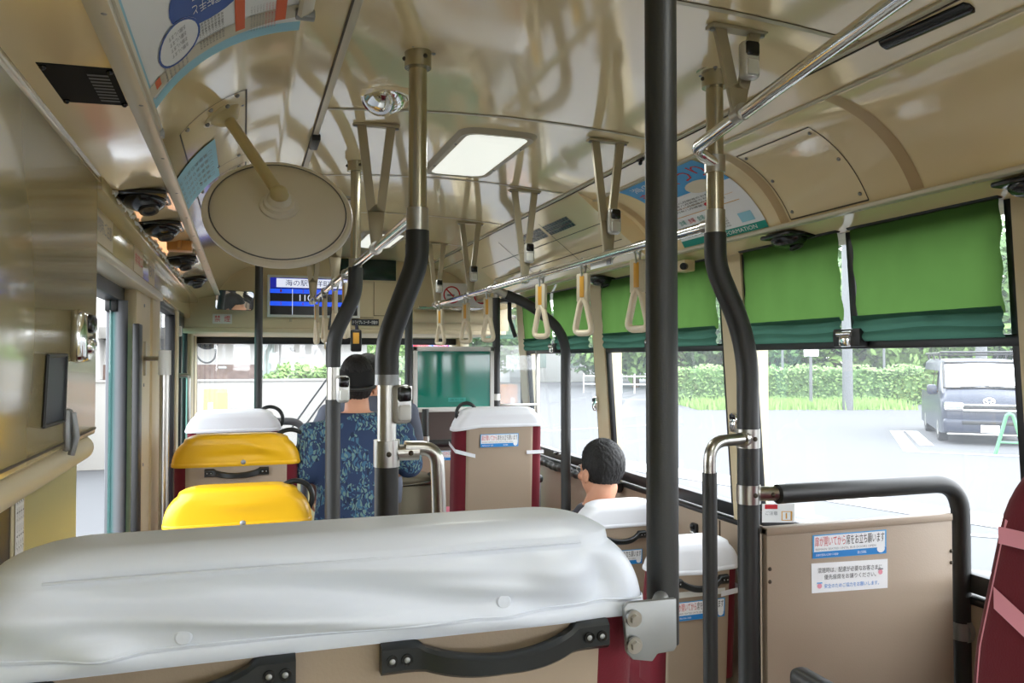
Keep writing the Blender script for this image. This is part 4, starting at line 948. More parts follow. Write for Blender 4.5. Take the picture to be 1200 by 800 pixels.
class Seat:
    def __init__(s, label, xc, yb, top, floor, W, r=.11, T=.10, lean=.08, group='bus seats facing the windshield', cat='bus seat', name='bus_seat', rt=.03):
        s.xc, s.yb, s.top, s.floor, s.W, s.r, s.T, s.lean, s.rt = xc, yb, top, floor, W, r, T, lean, rt
        s.root = thing(name, label, cat, (xc, yb+.2, floor), group)
    def hw(s, d):
        return s.W/2 if d >= s.r else s.W/2-s.r+math.sqrt(max(0, s.r**2-(s.r-d)**2))
    def loft(s, m, name, d0, d1, off, parent, nx=24, wr=None, n=26, bulge=0):
        rings = []
        for i in range(n+1):
            f = i/n; d = d0+(d1-d0)*(1-(1-f)**1.0)
            if d0 > d1: d = d1+(d0-d1)*(1-f)**1.8 if True else d
            e = s.rt-math.sqrt(max(0, s.rt**2-(s.rt-d)**2)) if d < s.rt else 0
            yb = s.yb+s.lean*d+e; yf = s.yb+s.lean*d+s.T-e+.04*min(1, d/.3)
            rg = rring(s.xc, s.hw(d)+off, yb-off, yf+off, .035+off, s.top-d+off*(1 if d < .02 else 0), nx)
            if wr: rg = [v+wr(v, d) for v in rg]
            rings.append(rg)
        k = len(rings[0]); mb = MB(); vs = [v for r_ in rings for v in r_]
        fs = [(i*k+j, i*k+(j+1) % k, (i+1)*k+(j+1) % k, (i+1)*k+j) for i in range(n) for j in range(k)]
        fs.append(tuple(n*k+j for j in range(k)))
        if off == 0: fs.append(tuple(range(k-1, -1, -1)))
        mb.raw(vs, fs, m); return mb.build(name, parent, 50)
    def back(s, x, d, o=0): return Vector((x, s.yb+s.lean*d-o, s.top-d))
    def body(s, seat_z=None, m='crimson', panel=True, inset=.045, cush='crimson', pd0=.088):
        h = s.top-s.floor; sz = seat_z if seat_z is not None else s.floor+.43
        s.loft(m, 'backrest', s.top-sz+.03, 0, 0, s.root)
        if panel:
            w = s.W/2-inset; mb = MB(); d1 = s.top-sz+.10
            mb.grid(lambda u, v: s.back(s.xc-w+2*w*u, pd0+(d1-pd0)*v, .006 if .02 < u < .98 else .002), 40, 20, 'beige')
            mb.grid(lambda u, v: s.back(s.xc-w+2*w*(0 if u < .5 else 1), pd0+(d1-pd0)*v, .006*(u if u < .5 else 1-u)*2-.004), 2, 20, 'beige')
            mb.build('back_panel', s.root, 60)
        y0 = s.yb+s.lean*(s.top-sz)+s.T
        mb = MB(); mb.box((s.xc, y0+.17, sz-.06), (s.W-.02, .44, .12), cush, .04, None, 4); mb.build('seat_cushion', s.root)
        mb = MB(); mb.b2((s.xc-s.W/2+.04, y0-.02, sz-.16), (s.xc+s.W/2-.04, y0+.36, sz-.115), 'black', .006)
        for dx in (-1, 1): mb.b2((s.xc+dx*(s.W/2-.10)-.02, y0+.02, s.floor), (s.xc+dx*(s.W/2-.10)+.02, y0+.3, sz-.15), 'black', .006)
        mb.build('seat_frame', s.root)
    def cover(s, m, depth, wr=None, nx=24, off=.010, n=26, name='headrest_cover'):
        c = s.loft(m, name, depth, 0, off, s.root, nx, wr, n)
        mb = MB()
        rg = []
        for o_, dd in ((off+.001, depth-.001), (off+.0025, depth-.004), (off+.0025, depth-.014), (off+.001, depth-.017)):
            yb = s.yb+s.lean*dd; yf = yb+s.T+.04*min(1, dd/.3); q = rring(s.xc, s.hw(dd)+o_, yb-o_, yf+o_, .035+o_, s.top-dd, nx)
            if wr: q = [v+wr(v, dd) for v in q]
            rg.append(q)
        k = len(rg[0]); mb.raw([v for q in rg for v in q], [(i*k+j, i*k+(j+1) % k, (i+1)*k+(j+1) % k, (i+1)*k+j) for i in range(3) for j in range(k)], m); mb.build('hem', c, 60)
        return c
    def button(s, parent, x, d, m, r=.008, wr=None):
        p = s.back(x, d, .011)
        if wr: p = p+wr(p, d)
        mb = MB(); mb.lathe([(r, -.003), (r, .001), (r*.8, .0025), (0, .003)], m, p, (0, -1, 0), 24); return mb.build('snap_button', parent)
    def handle(s, xo, d, L=.25, sag=.022):
        n = 28; pr = []
        mb = MB(); vs = []
        for i in range(n+1):
            u = -1+2*i/n; uu = min(1, abs(u)/.72); b = 1-uu**2.4; end = abs(u) > .71
            c = s.back(s.xc+xo+u*L/2, d+sag*b, .014+.024*b); hh = .0165 if end else .0105+.004*abs(u); hd = .008
            if end: hd = .010
            vs += [c+Vector((0, -hd, -hh*.7)), c+Vector((0, -hd, hh*.7)), c+Vector((0, -hd*.4, hh)), c+Vector((0, hd, hh)), c+Vector((0, hd, -hh)), c+Vector((0, -hd*.4, -hh))]
        k = 6; fs = [(i*k+j, (i+1)*k+j, (i+1)*k+(j+1) % k, i*k+(j+1) % k) for i in range(n) for j in range(k)]+[tuple(range(k)), tuple(n*k+j for j in range(k-1, -1, -1))]
        mb.raw(vs, fs, 'handle'); h = mb.build('grab_handle', s.root, 40)
        for e in (-1, 1):
            for q in (.80, .92):
                mb = MB(); p = s.back(s.xc+xo+e*q*L/2, d, .026); mb.cyl(p+Vector((0, .004, 0)), p+Vector((0, -.001, 0)), .0062, 'black_gloss', n=14); mb.sph(p+Vector((0, -.001, 0)), (.0032, .001, .0032), 'grey_metal', 8, 5); mb.build('screw', h)
        return h
    def ringgrip(s, side, dx, dz, R=.06, tilt=.0):
        c = Vector((s.xc+side*(s.W/2-dx), s.yb+s.T*.5, s.top-dz)); mb = MB()
        mb.ring(c, R, .0095, 'handle', u=(math.cos(tilt)*side, math.sin(tilt), 0), w=(0, 0, 1), n=36, k=12); return mb.build('ring_grip', s.root)
    def armrest(s, side, dz_from_seat=.2, sz=None, y0=.10, y1=.38, out=.03, m='handle'):
        sz = sz if sz is not None else s.floor+.43; x = s.xc+side*(s.W/2+out); z = sz+dz_from_seat; yb = s.yb+s.lean*(s.top-z)
        mb = MB(); mb.box((x, yb+(y0+y1)/2, z), (.045, y1-y0, .045), 'sleeve', .018, None, 4); a = mb.build('armrest', s.root)
        mb = MB(); mb.b2((x-.012, yb+y0+.02, sz-.15), (x+.012, yb+y0+.07, z-.01), 'grey_metal', .004); mb.b2((x-.012, yb+y0+.02, sz-.15), (x-side*.08, yb+y0+.07, sz-.12), 'grey_metal', .004); mb.build('armrest_post', s.root)
    def sticker(s, x0, x1, d0, d1):
        sticker_stand(s.root, s.back(x0, d1, .0122), s.back(x1, d1, .0122), s.back(x1, d0, .0122), s.back(x0, d0, .0122), (0, -.0008, 0))
    def strap(s, side, d, m='white_cloth', dd=.02, L=.09, drop=0):
        mb = MB(); x = s.xc+side*(s.W/2)
        f = lambda u, v: (s.back(x-side*(L*(1-u*2) if u < .5 else 0)+side*.004, d+dd*v-drop*u, .0145) if u <= .5 else s.back(x+side*.005, d+dd*v-drop*u, .0145)+Vector((0, (u-.5)*2*(s.T+.04), 0)))
        mb.grid(f, 12, 1, m); return mb.build('cover_strap', s.root)

# the wide seat straight ahead of the camera
S = Seat('wide double seat with pale grey vinyl cover and two black handles on its back', .096, .86, -.197, -1.32, .729, r=.115, T=.105, lean=.10, rt=.035)
S.body(inset=.058)
def bump1(v, cx, cd, sx, sd, a):
    return lambda x, d: a*math.exp(-((x-cx)/sx)**2-((d-cd)/sd)**2)
folds = [(-.03, .062, .16, .012, .0065), (.10, .075, .20, .009, .005), (.26, .058, .10, .012, .005), (-.10, .045, .08, .016, -.006), (.05, .040, .18, .014, -.004),
         (.34, .045, .035, .02, .007), (.40, .06, .02, .03, -.006), (-.20, .05, .05, .02, .006), (-.13, .085, .03, .012, .006), (.28, .086, .03, .010, .004), (.20, .03, .12, .012, .004), (-.235, .075, .04, .02, -.005)]
def wr(v, d):
    if v.y > S.yb+.06: return Vector((0, 0, 0))
    a = 0
    for cx, cd, sx, sd, am in folds: a += 1.9*am*math.exp(-((v.x-cx)/sx)**2-((d-cd-.12*(v.x-cx))/sd)**2)
    a += .0008*noise.noise(Vector((v.x*8, d*30, 1)))
    return Vector((0, -a*min(1, d/.025), a*.3*min(1, d/.04)*-1 if d > .08 else .0))
c = S.cover('vinyl', .108, wr, nx=110, off=.011, n=60)
S.button(c, -.055, .078, 'vinyl', .0085, wr); S.button(c, .277, .074, 'vinyl', .0085, wr)
mb = MB(); pts = [S.back(S.xc-S.W/2+.09+(S.W-.18)*k/40, .015, .0092) for k in range(41)]; pts = [p+wr(p, .014) for p in pts]; mb.tube(pts, .0014, 'vinyl', 8); mb.build('seam', c)
mb = MB(); pts = [S.back(S.xc-S.W/2+.01+(S.W-.02)*k/60, .088, .0112) for k in range(61)]; pts = [p+wr(p, .088) for p in pts]; mb.tube(pts, .0011, 'vinyl', 6); mb.build('seam', c)
S.handle(.177, .124, .265, .013); S.handle(-.176, .124, .265, .013)
# front kerb-side row
S = Seat('single seat with smooth yellow cover directly ahead of the wide grey-covered seat', -.012, 2.81, -.436, -1.55, .456, lean=.08)
S.body()
def wr2(v, d): return Vector((0, -.006*math.exp(-((v.x+.0)/.10)**2-((d-.05)/.02)**2)*(1 if v.y < S.yb+.05 else 0)+.0, 0))
c = S.cover('yellow', .125, wr2, nx=40, off=.01); S.button(c, 0, .112, 'grey_metal', .010); S.handle(.06, .155, .25); S.ringgrip(1, .045, .045, .058)
S = Seat('single seat with wrinkled yellow cover and black handle on its bare beige back', -.024, 3.47, -.322, -1.45, .485, lean=.08)
S.body()
def wr3(v, d): return Vector((0, (-.010*math.exp(-((v.x-.08)/.07)**2-((d-.05-.25*(v.x-.08))/.018)**2)+.008*math.exp(-((v.x+.02)/.10)**2-((d-.075)/.015)**2))*(1 if v.y < S.yb+.05 else 0), 0))
c = S.cover('yellow', .120, wr3, nx=48, off=.01); S.button(c, 0, .104, 'grey_metal', .010); S.handle(0, .143, .25, .012); S.ringgrip(1, .03, .055, .075)
S = Seat('single seat with plain white cover, foremost of the kerb-side row', -.045, 4.36, -.275, -1.40, .455, lean=.08)
S.body(); S.cover('white_cloth', .105, None, nx=30, off=.01); S.handle(0, .15, .25); S.ringgrip(1, .05, .045, .065)
# driver side row
S = Seat('white covered seat with Japanese sticker, between the thin side rail and the bent pole', 1.594, 2.57, -.672, -1.6, .348, lean=.06)
S.body(); S.cover('white_cloth', .11, lambda v, d: Vector((0, -.004*math.sin(v.x*40)*(d/.1), -.010*math.sin((v.x-1.40)*9)*(d/.1))), nx=30, off=.01); S.handle(0, .145, .23); S.sticker(1.485, 1.70, .215, .285); S.strap(1, .19, drop=.02)
mb = MB(); mb.grid(lambda u, v: S.back(1.47+.23*u, .178+.022*v, .0125), 1, 1, 'frame_white'); mb.build('blank_label', S.root)
S = Seat('white covered seat carrying the seated man with black hair', 1.598, 3.19, -.640, -1.6, .392, lean=.06)
S.body(); S.cover('white_cloth', .105, None, nx=30, off=.01); S.handle(-.02, .14, .24); S.sticker(1.47, 1.685, .205, .270)
S = Seat('tall single seat with white cover and side straps, before the green board', 1.313, 4.10, -.275, -1.30, .492, lean=.05)
S.body(cush='pink', inset=.058); S.cover('white_cloth', .095, lambda v, d: Vector((0, 0, -.020*max(0, (1.2-v.x))/.15*(d/.1))), nx=30, off=.012); S.sticker(1.20, 1.415, .130, .200)
S.strap(-1, .235, L=.11, drop=.06); S.strap(1, .225, L=.10); S.armrest(1, .19); S.armrest(-1, .19, y0=.2, y1=.45); S.ringgrip(-1, .07, .02, .055)
# crimson seat by the camera
S = Seat('large crimson seat with pale pink straps beside the partition and window', 1.40, .735, -.135, -1.32, .70, lean=.10, T=.138)
S.body(m='crimson', panel=True)
for d0, d1, dr in ((.11, .135, .0), (.20, .232, .07)):
    mb = MB(); mb.grid(lambda u, v: Vector((1.05-.003, S.yb+S.lean*d0+.01+(S.T-.012)*u, S.top-d0-(d1-d0)*v-dr*(1-u)+.0)), 10, 1, 'pink_strap'); mb.build('cover_strap', S.root)
mb = MB(); mb.tube([Vector((1.0555, S.yb+S.lean*d+S.T+.04*min(1, d/.3)-.024, S.top-d)) for d in [.10+.02*k for k in range(20)]], .004, 'pink_strap', 8); mb.build('piping', S.root)
S.armrest(-1, .262, y0=.30, y1=.545, out=.01); S.ringgrip(-1, .03, .03, .036, .9)
# driver's area ----------------------------------------------------
YD = 4.75
gx0 = onY(483.5, 440, YD).x; gx1 = onY(579, 440, YD).x; gz1 = onY(530, 406, YD).z; gz0 = onY(530, 482, YD).z
t = thing('driver_screen', 'deep green glossy board in a white frame behind the driver', 'partition board', ((gx0+gx1)/2, YD, gz0))
mb = MB(); mb.b2((gx0+.015, YD-.006, gz0+.015), (gx1-.015, YD+.006, gz1-.015), 'tealboard'); mb.build('board', t)
mb = MB(); f_ = .028
for a, b in (((gx0, gz0), (gx1, gz0+f_)), ((gx0, gz1-f_), (gx1, gz1)), ((gx0, gz0), (gx0+f_, gz1)), ((gx1-f_, gz0), (gx1, gz1))): mb.b2((a[0], YD-.014, a[1]), (b[0], YD+.010, b[1]), 'frame_white', .003)
mb.build('frame', t)
mb = MB(); c = rect((gx0+.22, YD-.0065, gz0+.06), (gx0+.33, YD-.0065, gz0+.06), (gx0+.33, YD-.0065, gz0+.085), (gx0+.22, YD-.0065, gz0+.085)); mb.grid(c, 1, 1, 'teal'); mb.text('運転席', sub(c, .1, .2, .9, .8, Vector((0, -.001, 0))), 'tealboard'); mb.build('label_plate', t, smooth=None)
t = thing('driver_partition', 'beige driver partition panel with sticker and dark rail under the green board', 'partition', ((gx0+gx1)/2, YD, -1.6))
px0 = onY(479, 400, YD).x
mb = MB(); mb.b2((px0, YD-.012, -1.55), (1.62, YD+.012, -.56), 'beige', .004); mb.build('panel', t)
mb = MB(); mb.cyl((px0, YD, -1.6), (px0, YD, .69), .0235, 'sleeve', n=20); mb.cyl((px0, YD, -.245), (px0, YD, -.165), .0255, 'steel', n=20); mb.build('post', t)
x_ = onY(579.5, 400, YD).x+.012
mb = MB(); mb.cyl((x_, YD, -1.6), (x_, YD, .38), .0235, 'sleeve', n=20); mb.cyl((x_, YD, .30), (x_, YD, .69), .018, 'steel', n=20); mb.cyl((x_, YD, -.26), (x_, YD, -.22), .0255, 'steel', n=20); mb.build('post', t)
mb = MB(); zz = onY(515, 519, YD).z; mb.cyl((px0, YD-.01, zz), (x_, YD-.01, zz), .024, 'sleeve', n=20); mb.build('rail', t)
mb = MB(); x2 = onY(498, 500, YD).x; mb.cyl((x2, YD-.01, zz), (x2, YD-.01, gz0+.02), .021, 'sleeve', n=20); mb.cyl((x2, YD-.01, zz-.025), (x2, YD-.01, zz+.045), .026, 'steel', n=20); mb.build('short_post', t)
a_ = onY(508, 537, YD); b_ = onY(540, 527, YD); s1 = (a_.x, a_.x+.215)
q = [(s1[0], YD-.0125, a_.z-.012), (s1[1], YD-.0125, a_.z-.012), (s1[1], YD-.0125, b_.z), (s1[0], YD-.0125, b_.z)]
sticker_stand(t, *q, (0, -.0008, 0))
t = thing('side_screen', 'clear acrylic side screen between the green board post and the wall', 'clear screen', (1.65, YD+.02, -.6))
mb = MB(); mb.b2((x_+.02, YD+.016, -.58), (1.765, YD+.022, .02), 'acrylic'); mb.build('panel', t)
mb = MB(); mb.b2((1.765, YD+.010, -.6), (1.785, YD+.028, .05), 'steel', .002); mb.b2((x_, YD+.01, -.30), (1.77, YD+.026, -.285), 'steel', .002); mb.build('edge_strip', t)
S = Seat("driver's seat with dark brown back behind the green board", 1.20, 5.15, -.20, -1.35, .50, r=.14, lean=.05, cat='seat', group=None)
S.body(m='crimson', panel=False); S.loft('brown', 'back_cover', .55, 0.004, .006, S.root)
# stainless box
a = onY(466, 600, 4.55); b = onY(506, 556, 4.55)
t = thing('steel_bin', 'brushed steel box with a lid beside the driver partition', 'steel box', ((a.x+b.x)/2, 4.6, -1.6))
mb = MB(); mb.b2((a.x, 4.5, -1.6), (b.x, 4.70, b.z-.05), 'bin_metal', .012); mb.build('body', t)
mb = MB(); mb.b2((a.x-.006, 4.49, b.z-.05), (b.x+.006, 4.71, b.z), 'bin_metal', .02); mb.build('lid', t)
mb = MB(); mb.tube([(a.x, 4.489, b.z-.045), (b.x, 4.489, b.z-.03)], .003, 'chrome', 8); mb.build('lid_rod', t)
# things by the windshield
a = onY(325, 520, 4.75); b = onY(357, 493, 4.75)
t = thing('entry_rail', 'grey hooped rail beside the entrance, ahead of the white covered seat', 'hooped rail', ((a.x+b.x)/2, 4.75, -1.6))
mb = MB(); mb.tube(fillet([(a.x-.05, 4.75, b.z), (b.x, 4.75, b.z), (b.x, 4.75, -1.6)], .12, 10), .021, 'rubber', 20); mb.build('tube', t)
t = thing('hanging_card_reader', 'small black card reader with yellow label hanging by the aisle front', 'card reader', onY(416, 412, 5.0))
a = onY(411, 412, 5.0); b = onY(424, 386, 5.0)
mb = MB(); mb.b2((a.x, 4.99, a.z), (b.x, 5.03, b.z), 'black', .012); mb.build('body', t); mb = MB(); mb.b2((a.x+.012, 4.986, a.z+.05), (b.x-.018, 4.99, b.z-.02), 'amber', .001); mb.build('label', t)
mb = MB(); mb.cyl((b.x-.02, 5.03, b.z-.03), (b.x+.02, 5.4, .22), .012, 'black'); mb.build('arm', t)
t = thing('interior_mirror', 'small mirror in a pinkish beige housing behind the kerb-side straps', 'mirror', onY(385, 405, 5.3)); p = onY(385, 398, 5.3)
mb = MB(); mb.box(p, (.055, .03, .13), 'tan_strip', .012); mb.build('housing', t); mb = MB(); mb.box(p+Vector((0, -.016, -.02)), (.04, .004, .07), 'mirror', .002); mb.build('glass', t)
mb = MB(); mb.cyl(p+Vector((0, 0, .06)), p+Vector((.03, .05, .22)), .008, 'black'); mb.build('arm', t)
# green roller shade at the windshield top and padded roll
t = thing('sun_blind', 'dark green sun shade band across the driver half of the windshield', 'sun shade', (1.2, 6.6, .1))
a = onY(484, 396, 6.6); b = onY(604, 376, 6.6)
mb = MB(); mb.b2((a.x, 6.6, a.z), (b.x, 6.61, b.z+.03), 'shade_green'); mb.build('cloth', t); mb = MB(); mb.cyl((a.x, 6.6, b.z+.03), (b.x, 6.6, b.z+.03), .02, 'darkframe'); mb.build('roller', t)
t = thing('padded_rail', 'cream padded roll along the front bulkhead above the driver', 'padded roll', (1.2, 5.55, .28))
a = onY(484, 378, 5.54); b = onY(580, 365, 5.54); mb = MB(); mb.cyl((a.x, 5.55, (a.z+b.z)/2), (b.x, 5.55, (a.z+b.z)/2), (b.z-a.z)/2, 'cream_matte', n=24); mb.build('roll', t)
t = thing('wire_rack', 'thin chrome wire luggage rack under the bulkhead beside the long rail', 'rack', (1.1, 5.4, .33))
a = onY(486, 361, 5.45); b = onY(560, 358, 5.45)
mb = MB()
for k in range(6): mb.cyl((a.x, 5.30+.045*k, a.z), (b.x, 5.30+.045*k, a.z), .005, 'chrome', n=8)
for k in range(5): mb.cyl((a.x+(b.x-a.x)*k/4, 5.29, a.z), (a.x+(b.x-a.x)*k/4, 5.59, a.z), .006, 'chrome', n=8)
mb.build('grid', t)
# dark corner speaker arm at the front right
t = thing('corner_bracket', 'black folded bracket in the corner above the clear side screen', 'bracket', (1.68, 5.0, .2))
p = onX(597, 352, 1.68); q = onX(604, 395, 1.72); mb = MB(); mb.box(p, (.12, .18, .03), 'black', .008); mb.build('plate', t); mb = MB(); mb.tube([p, p+(q-p)*.5+Vector((-.02, 0, 0)), q], .014, 'black', 10); mb.build('arm', t)
# paper notice standing on the window sill behind the partition
t = thing('window_notice', 'small paper notice with red and yellow print on the window beside the partition', 'notice', (1.80, 2.2, -.6))
q = [onX(*p, 1.785) for p in ((893, 612), (931, 612), (931, 590), (893, 590))]; r_ = rect(*q)
mb = MB(); mb.grid(r_, 1, 1, 'white'); o = Vector((-.001, 0, 0)); mb.grid(sub(r_, .1, .72, .5, .95, o), 1, 1, 'red'); mb.grid(sub(r_, .62, .1, .94, .6, o), 1, 1, 'amber'); mb.grid(sub(r_, .66, .14, .9, .56, o*2), 1, 1, 'white'); mb.grid(sub(r_, .76, .2, .8, .5, o*3), 1, 1, 'amber'); mb.text('ご注意', sub(r_, .12, .4, .5, .6, o), 'greyink'); mb.build('sheet', t, smooth=None)
# wall clips below the sill
for k, (px, py, l) in enumerate(((814, 623, 'small black stop button on the beige wall behind the white covered seats'), (698, 473, 'small stop button on the cream window pillar behind the straps'), (861, 495, 'small stop button on the cream window pillar beside the bent pole'))):
    c = onX(px, py, 1.795 if k == 0 else wx(-.18)-.006)
    t = thing('small_stop_button', l, 'stop button', c+Vector((0, 0, -.04)), 'small stop buttons on the driver side wall')
    mb = MB(); mb.box(c, (.02, .045, .075), 'black' if k == 0 else 'chrome', .008); mb.build('body', t); mb = MB(); mb.box(c+Vector((-.012, 0, -.01)), (.008, .03, .03), 'lens', .004); mb.box(c+Vector((-.012, 0, .022)), (.008, .03, .02), 'black_gloss', .004); mb.build('push_face', t)
# hose along the sill
t = thing('sill_duct', 'black ribbed duct along the sill ahead of the seated man', 'duct', (1.78, 4.2, -.66)); mb = MB(); pts = [(1.775, 3.6+.02*k, -.645+.004*math.sin(k*.4)) for k in range(60)]; mb.tube(pts, [.024+.003*math.sin(k*1.7) for k in range(60)], 'black', 12); mb.build('hose', t)
# ------------------------------------------------------------------ people
def remesh(mb, name, parent, m, voxel=.008, sm=4):
    off = parent
    while off.parent: off = off.parent
    off = off.location-Vector((0, 0, EZ))
    me = bpy.data.meshes.new('tmp'); me.from_pydata([v-off for v in mb.v], [], mb.f); ob = bpy.data.objects.new('tmp', me); COL.objects.link(ob)
    md = ob.modifiers.new('r', 'REMESH'); md.mode = 'VOXEL'; md.voxel_size = voxel
    s = ob.modifiers.new('s', 'SMOOTH'); s.iterations = sm; s.factor = .5
    dg = bpy.context.evaluated_depsgraph_get(); dg.update(); nm = bpy.data.meshes.new_from_object(ob.evaluated_get(dg)); bpy.data.objects.remove(ob)
    nm.name = name; nm.materials.clear(); nm.materials.append(M[m])
    for p in nm.polygons: p.use_smooth = True; p.material_index = 0
    o = bpy.data.objects.new(name, nm); COL.objects.link(o); o.parent = parent; return o
def limb(mb, pts, rs, m='skin'):
    pts = [Vector(p) for p in pts]; mb.tube(pts, rs, m, 16)
    for p, r in zip(pts, rs): mb.sph(p, r, m, 16, 10)
def torso(mb, rows, m='skin'):
    n = 28; vs = [Vector((c[0]+rx*math.cos(2*PI*j/n), c[1]+ry*math.sin(2*PI*j/n), c[2])) for c, rx, ry in rows for j in range(n)]
    k = len(rows); fs = [(i*n+j, i*n+(j+1) % n, (i+1)*n+(j+1) % n, (i+1)*n+j) for i in range(k-1) for j in range(n)]
    fs += [tuple(range(n-1, -1, -1)), tuple((k-1)*n+j for j in range(n))]; mb.raw(vs, fs, m)
def head(mb, c, rot, s=1.0):
    T = lambda x, y, z: Vector(c)+rot @ (Vector((x, y, z))*s)
    def e(p, r): mb.sph(T(*p), tuple(q*s for q in r), 'skin', 24, 16, rot)
    e((0, -.012, .035), (.076, .096, .088)); e((0, .030, -.035), (.062, .066, .075)); e((0, .052, -.085), (.034, .036, .028))
    e((0, .070, .012), (.052, .026, .030)); e((0, .103, -.018), (.013, .020, .014)); e((0, .092, .002), (.010, .014, .026)); e((0, .088, -.058), (.024, .012, .010))
    for sd in (-1, 1):
        e((sd*.040, .074, -.025), (.022, .020, .020)); e((sd*.082, -.004, -.012), (.010, .019, .031)); e((sd*.086, -.012, -.004), (.008, .017, .020)); e((sd*.030, .083, .018), (.018, .012, .007))
    return T
def eyes(parent, T, rot, s):
    mb = MB()
    for sd in (-1, 1):
        mb.sph(T(sd*.031, .079, .004), .0115*s, 'white', 12, 8); mb.sph(T(sd*.031, .0875, .004), .0048*s, 'black_gloss', 10, 6)
    mb.build('eyes', parent)
def hairmesh(parent, c, rot, s, R=(.083, .104, .101), low=-.55, front=.30, name='hair', m='hair', amp=.025, ctr=(0, -.014, .036), lo_y=.05):
    vs = []; nu, nv = 120, 64; mb = MB()
    for j in range(nv+1):
        for i in range(nu):
            th = PI*j/nv; ph = 2*PI*i/nu; d = Vector((math.sin(th)*math.cos(ph), math.sin(th)*math.sin(ph), math.cos(th)))
            keep = min(1, max(0, (d.z-(front if d.y > .62 else (low+(front-low)*max(0, (d.y-lo_y)/(.62-lo_y)) if d.y > lo_y else low)))/.10+.5))
            nn = amp*1.2*noise.noise(Vector((d.x*19, d.y*19, d.z*4.5)))+amp*.7*noise.noise(Vector((d.x*40, d.y*40, d.z*9))); keep = min(1, max(0, keep+.6*noise.noise(Vector((d.x*30, d.y*30, d.z*3)))*(keep < 1))); k = .80+(.20+nn)*keep
            vs.append(Vector(c)+rot @ (Vector((ctr[0]+d.x*R[0]*k, ctr[1]+d.y*R[1]*k, ctr[2]+d.z*R[2]*k))*s))
    mb.raw(vs, [(j*nu+i, j*nu+(i+1) % nu, (j+1)*nu+(i+1) % nu, (j+1)*nu+i) for j in range(nv) for i in range(nu)], m); return mb.build(name, parent, None)
def hand(mb, w, d, up, side, s=1.0):
    # palm from wrist w along d; up is the back of the hand; side +1 thumb towards d x up
    d = Vector(d).normalized(); up = Vector(up); up = (up-d*up.dot(d)).normalized(); l = d.cross(up)*side; w = Vector(w)
    P = lambda a, b, c_: w+(d*a+l*b+up*c_)*s
    limb(mb, [P(0, 0, 0), P(.03, .0, 0)], [.022*s, .024*s])
    for b in (-.027, -.009, .009, .027): limb(mb, [P(.02, b*.7, 0), P(.085, b, 0)], [.0125*s, .0105*s])
    for b, L in ((-.029, .055), (-.010, .070), (.010, .078), (.029, .072)):
        limb(mb, [P(.085, b, 0), P(.085+L*.45, b*1.05, -.010), P(.085+L*.78, b*1.05, -.030), P(.085+L*.92, b*1.05, -.050)], [.0095*s, .009*s, .0083*s, .0072*s])
    limb(mb, [P(.025, .024, -.004), P(.055, .048, -.012), P(.083, .055, -.022), P(.102, .054, -.034)], [.0125*s, .011*s, .0095*s, .008*s])
I3 = Matrix.Identity(3)
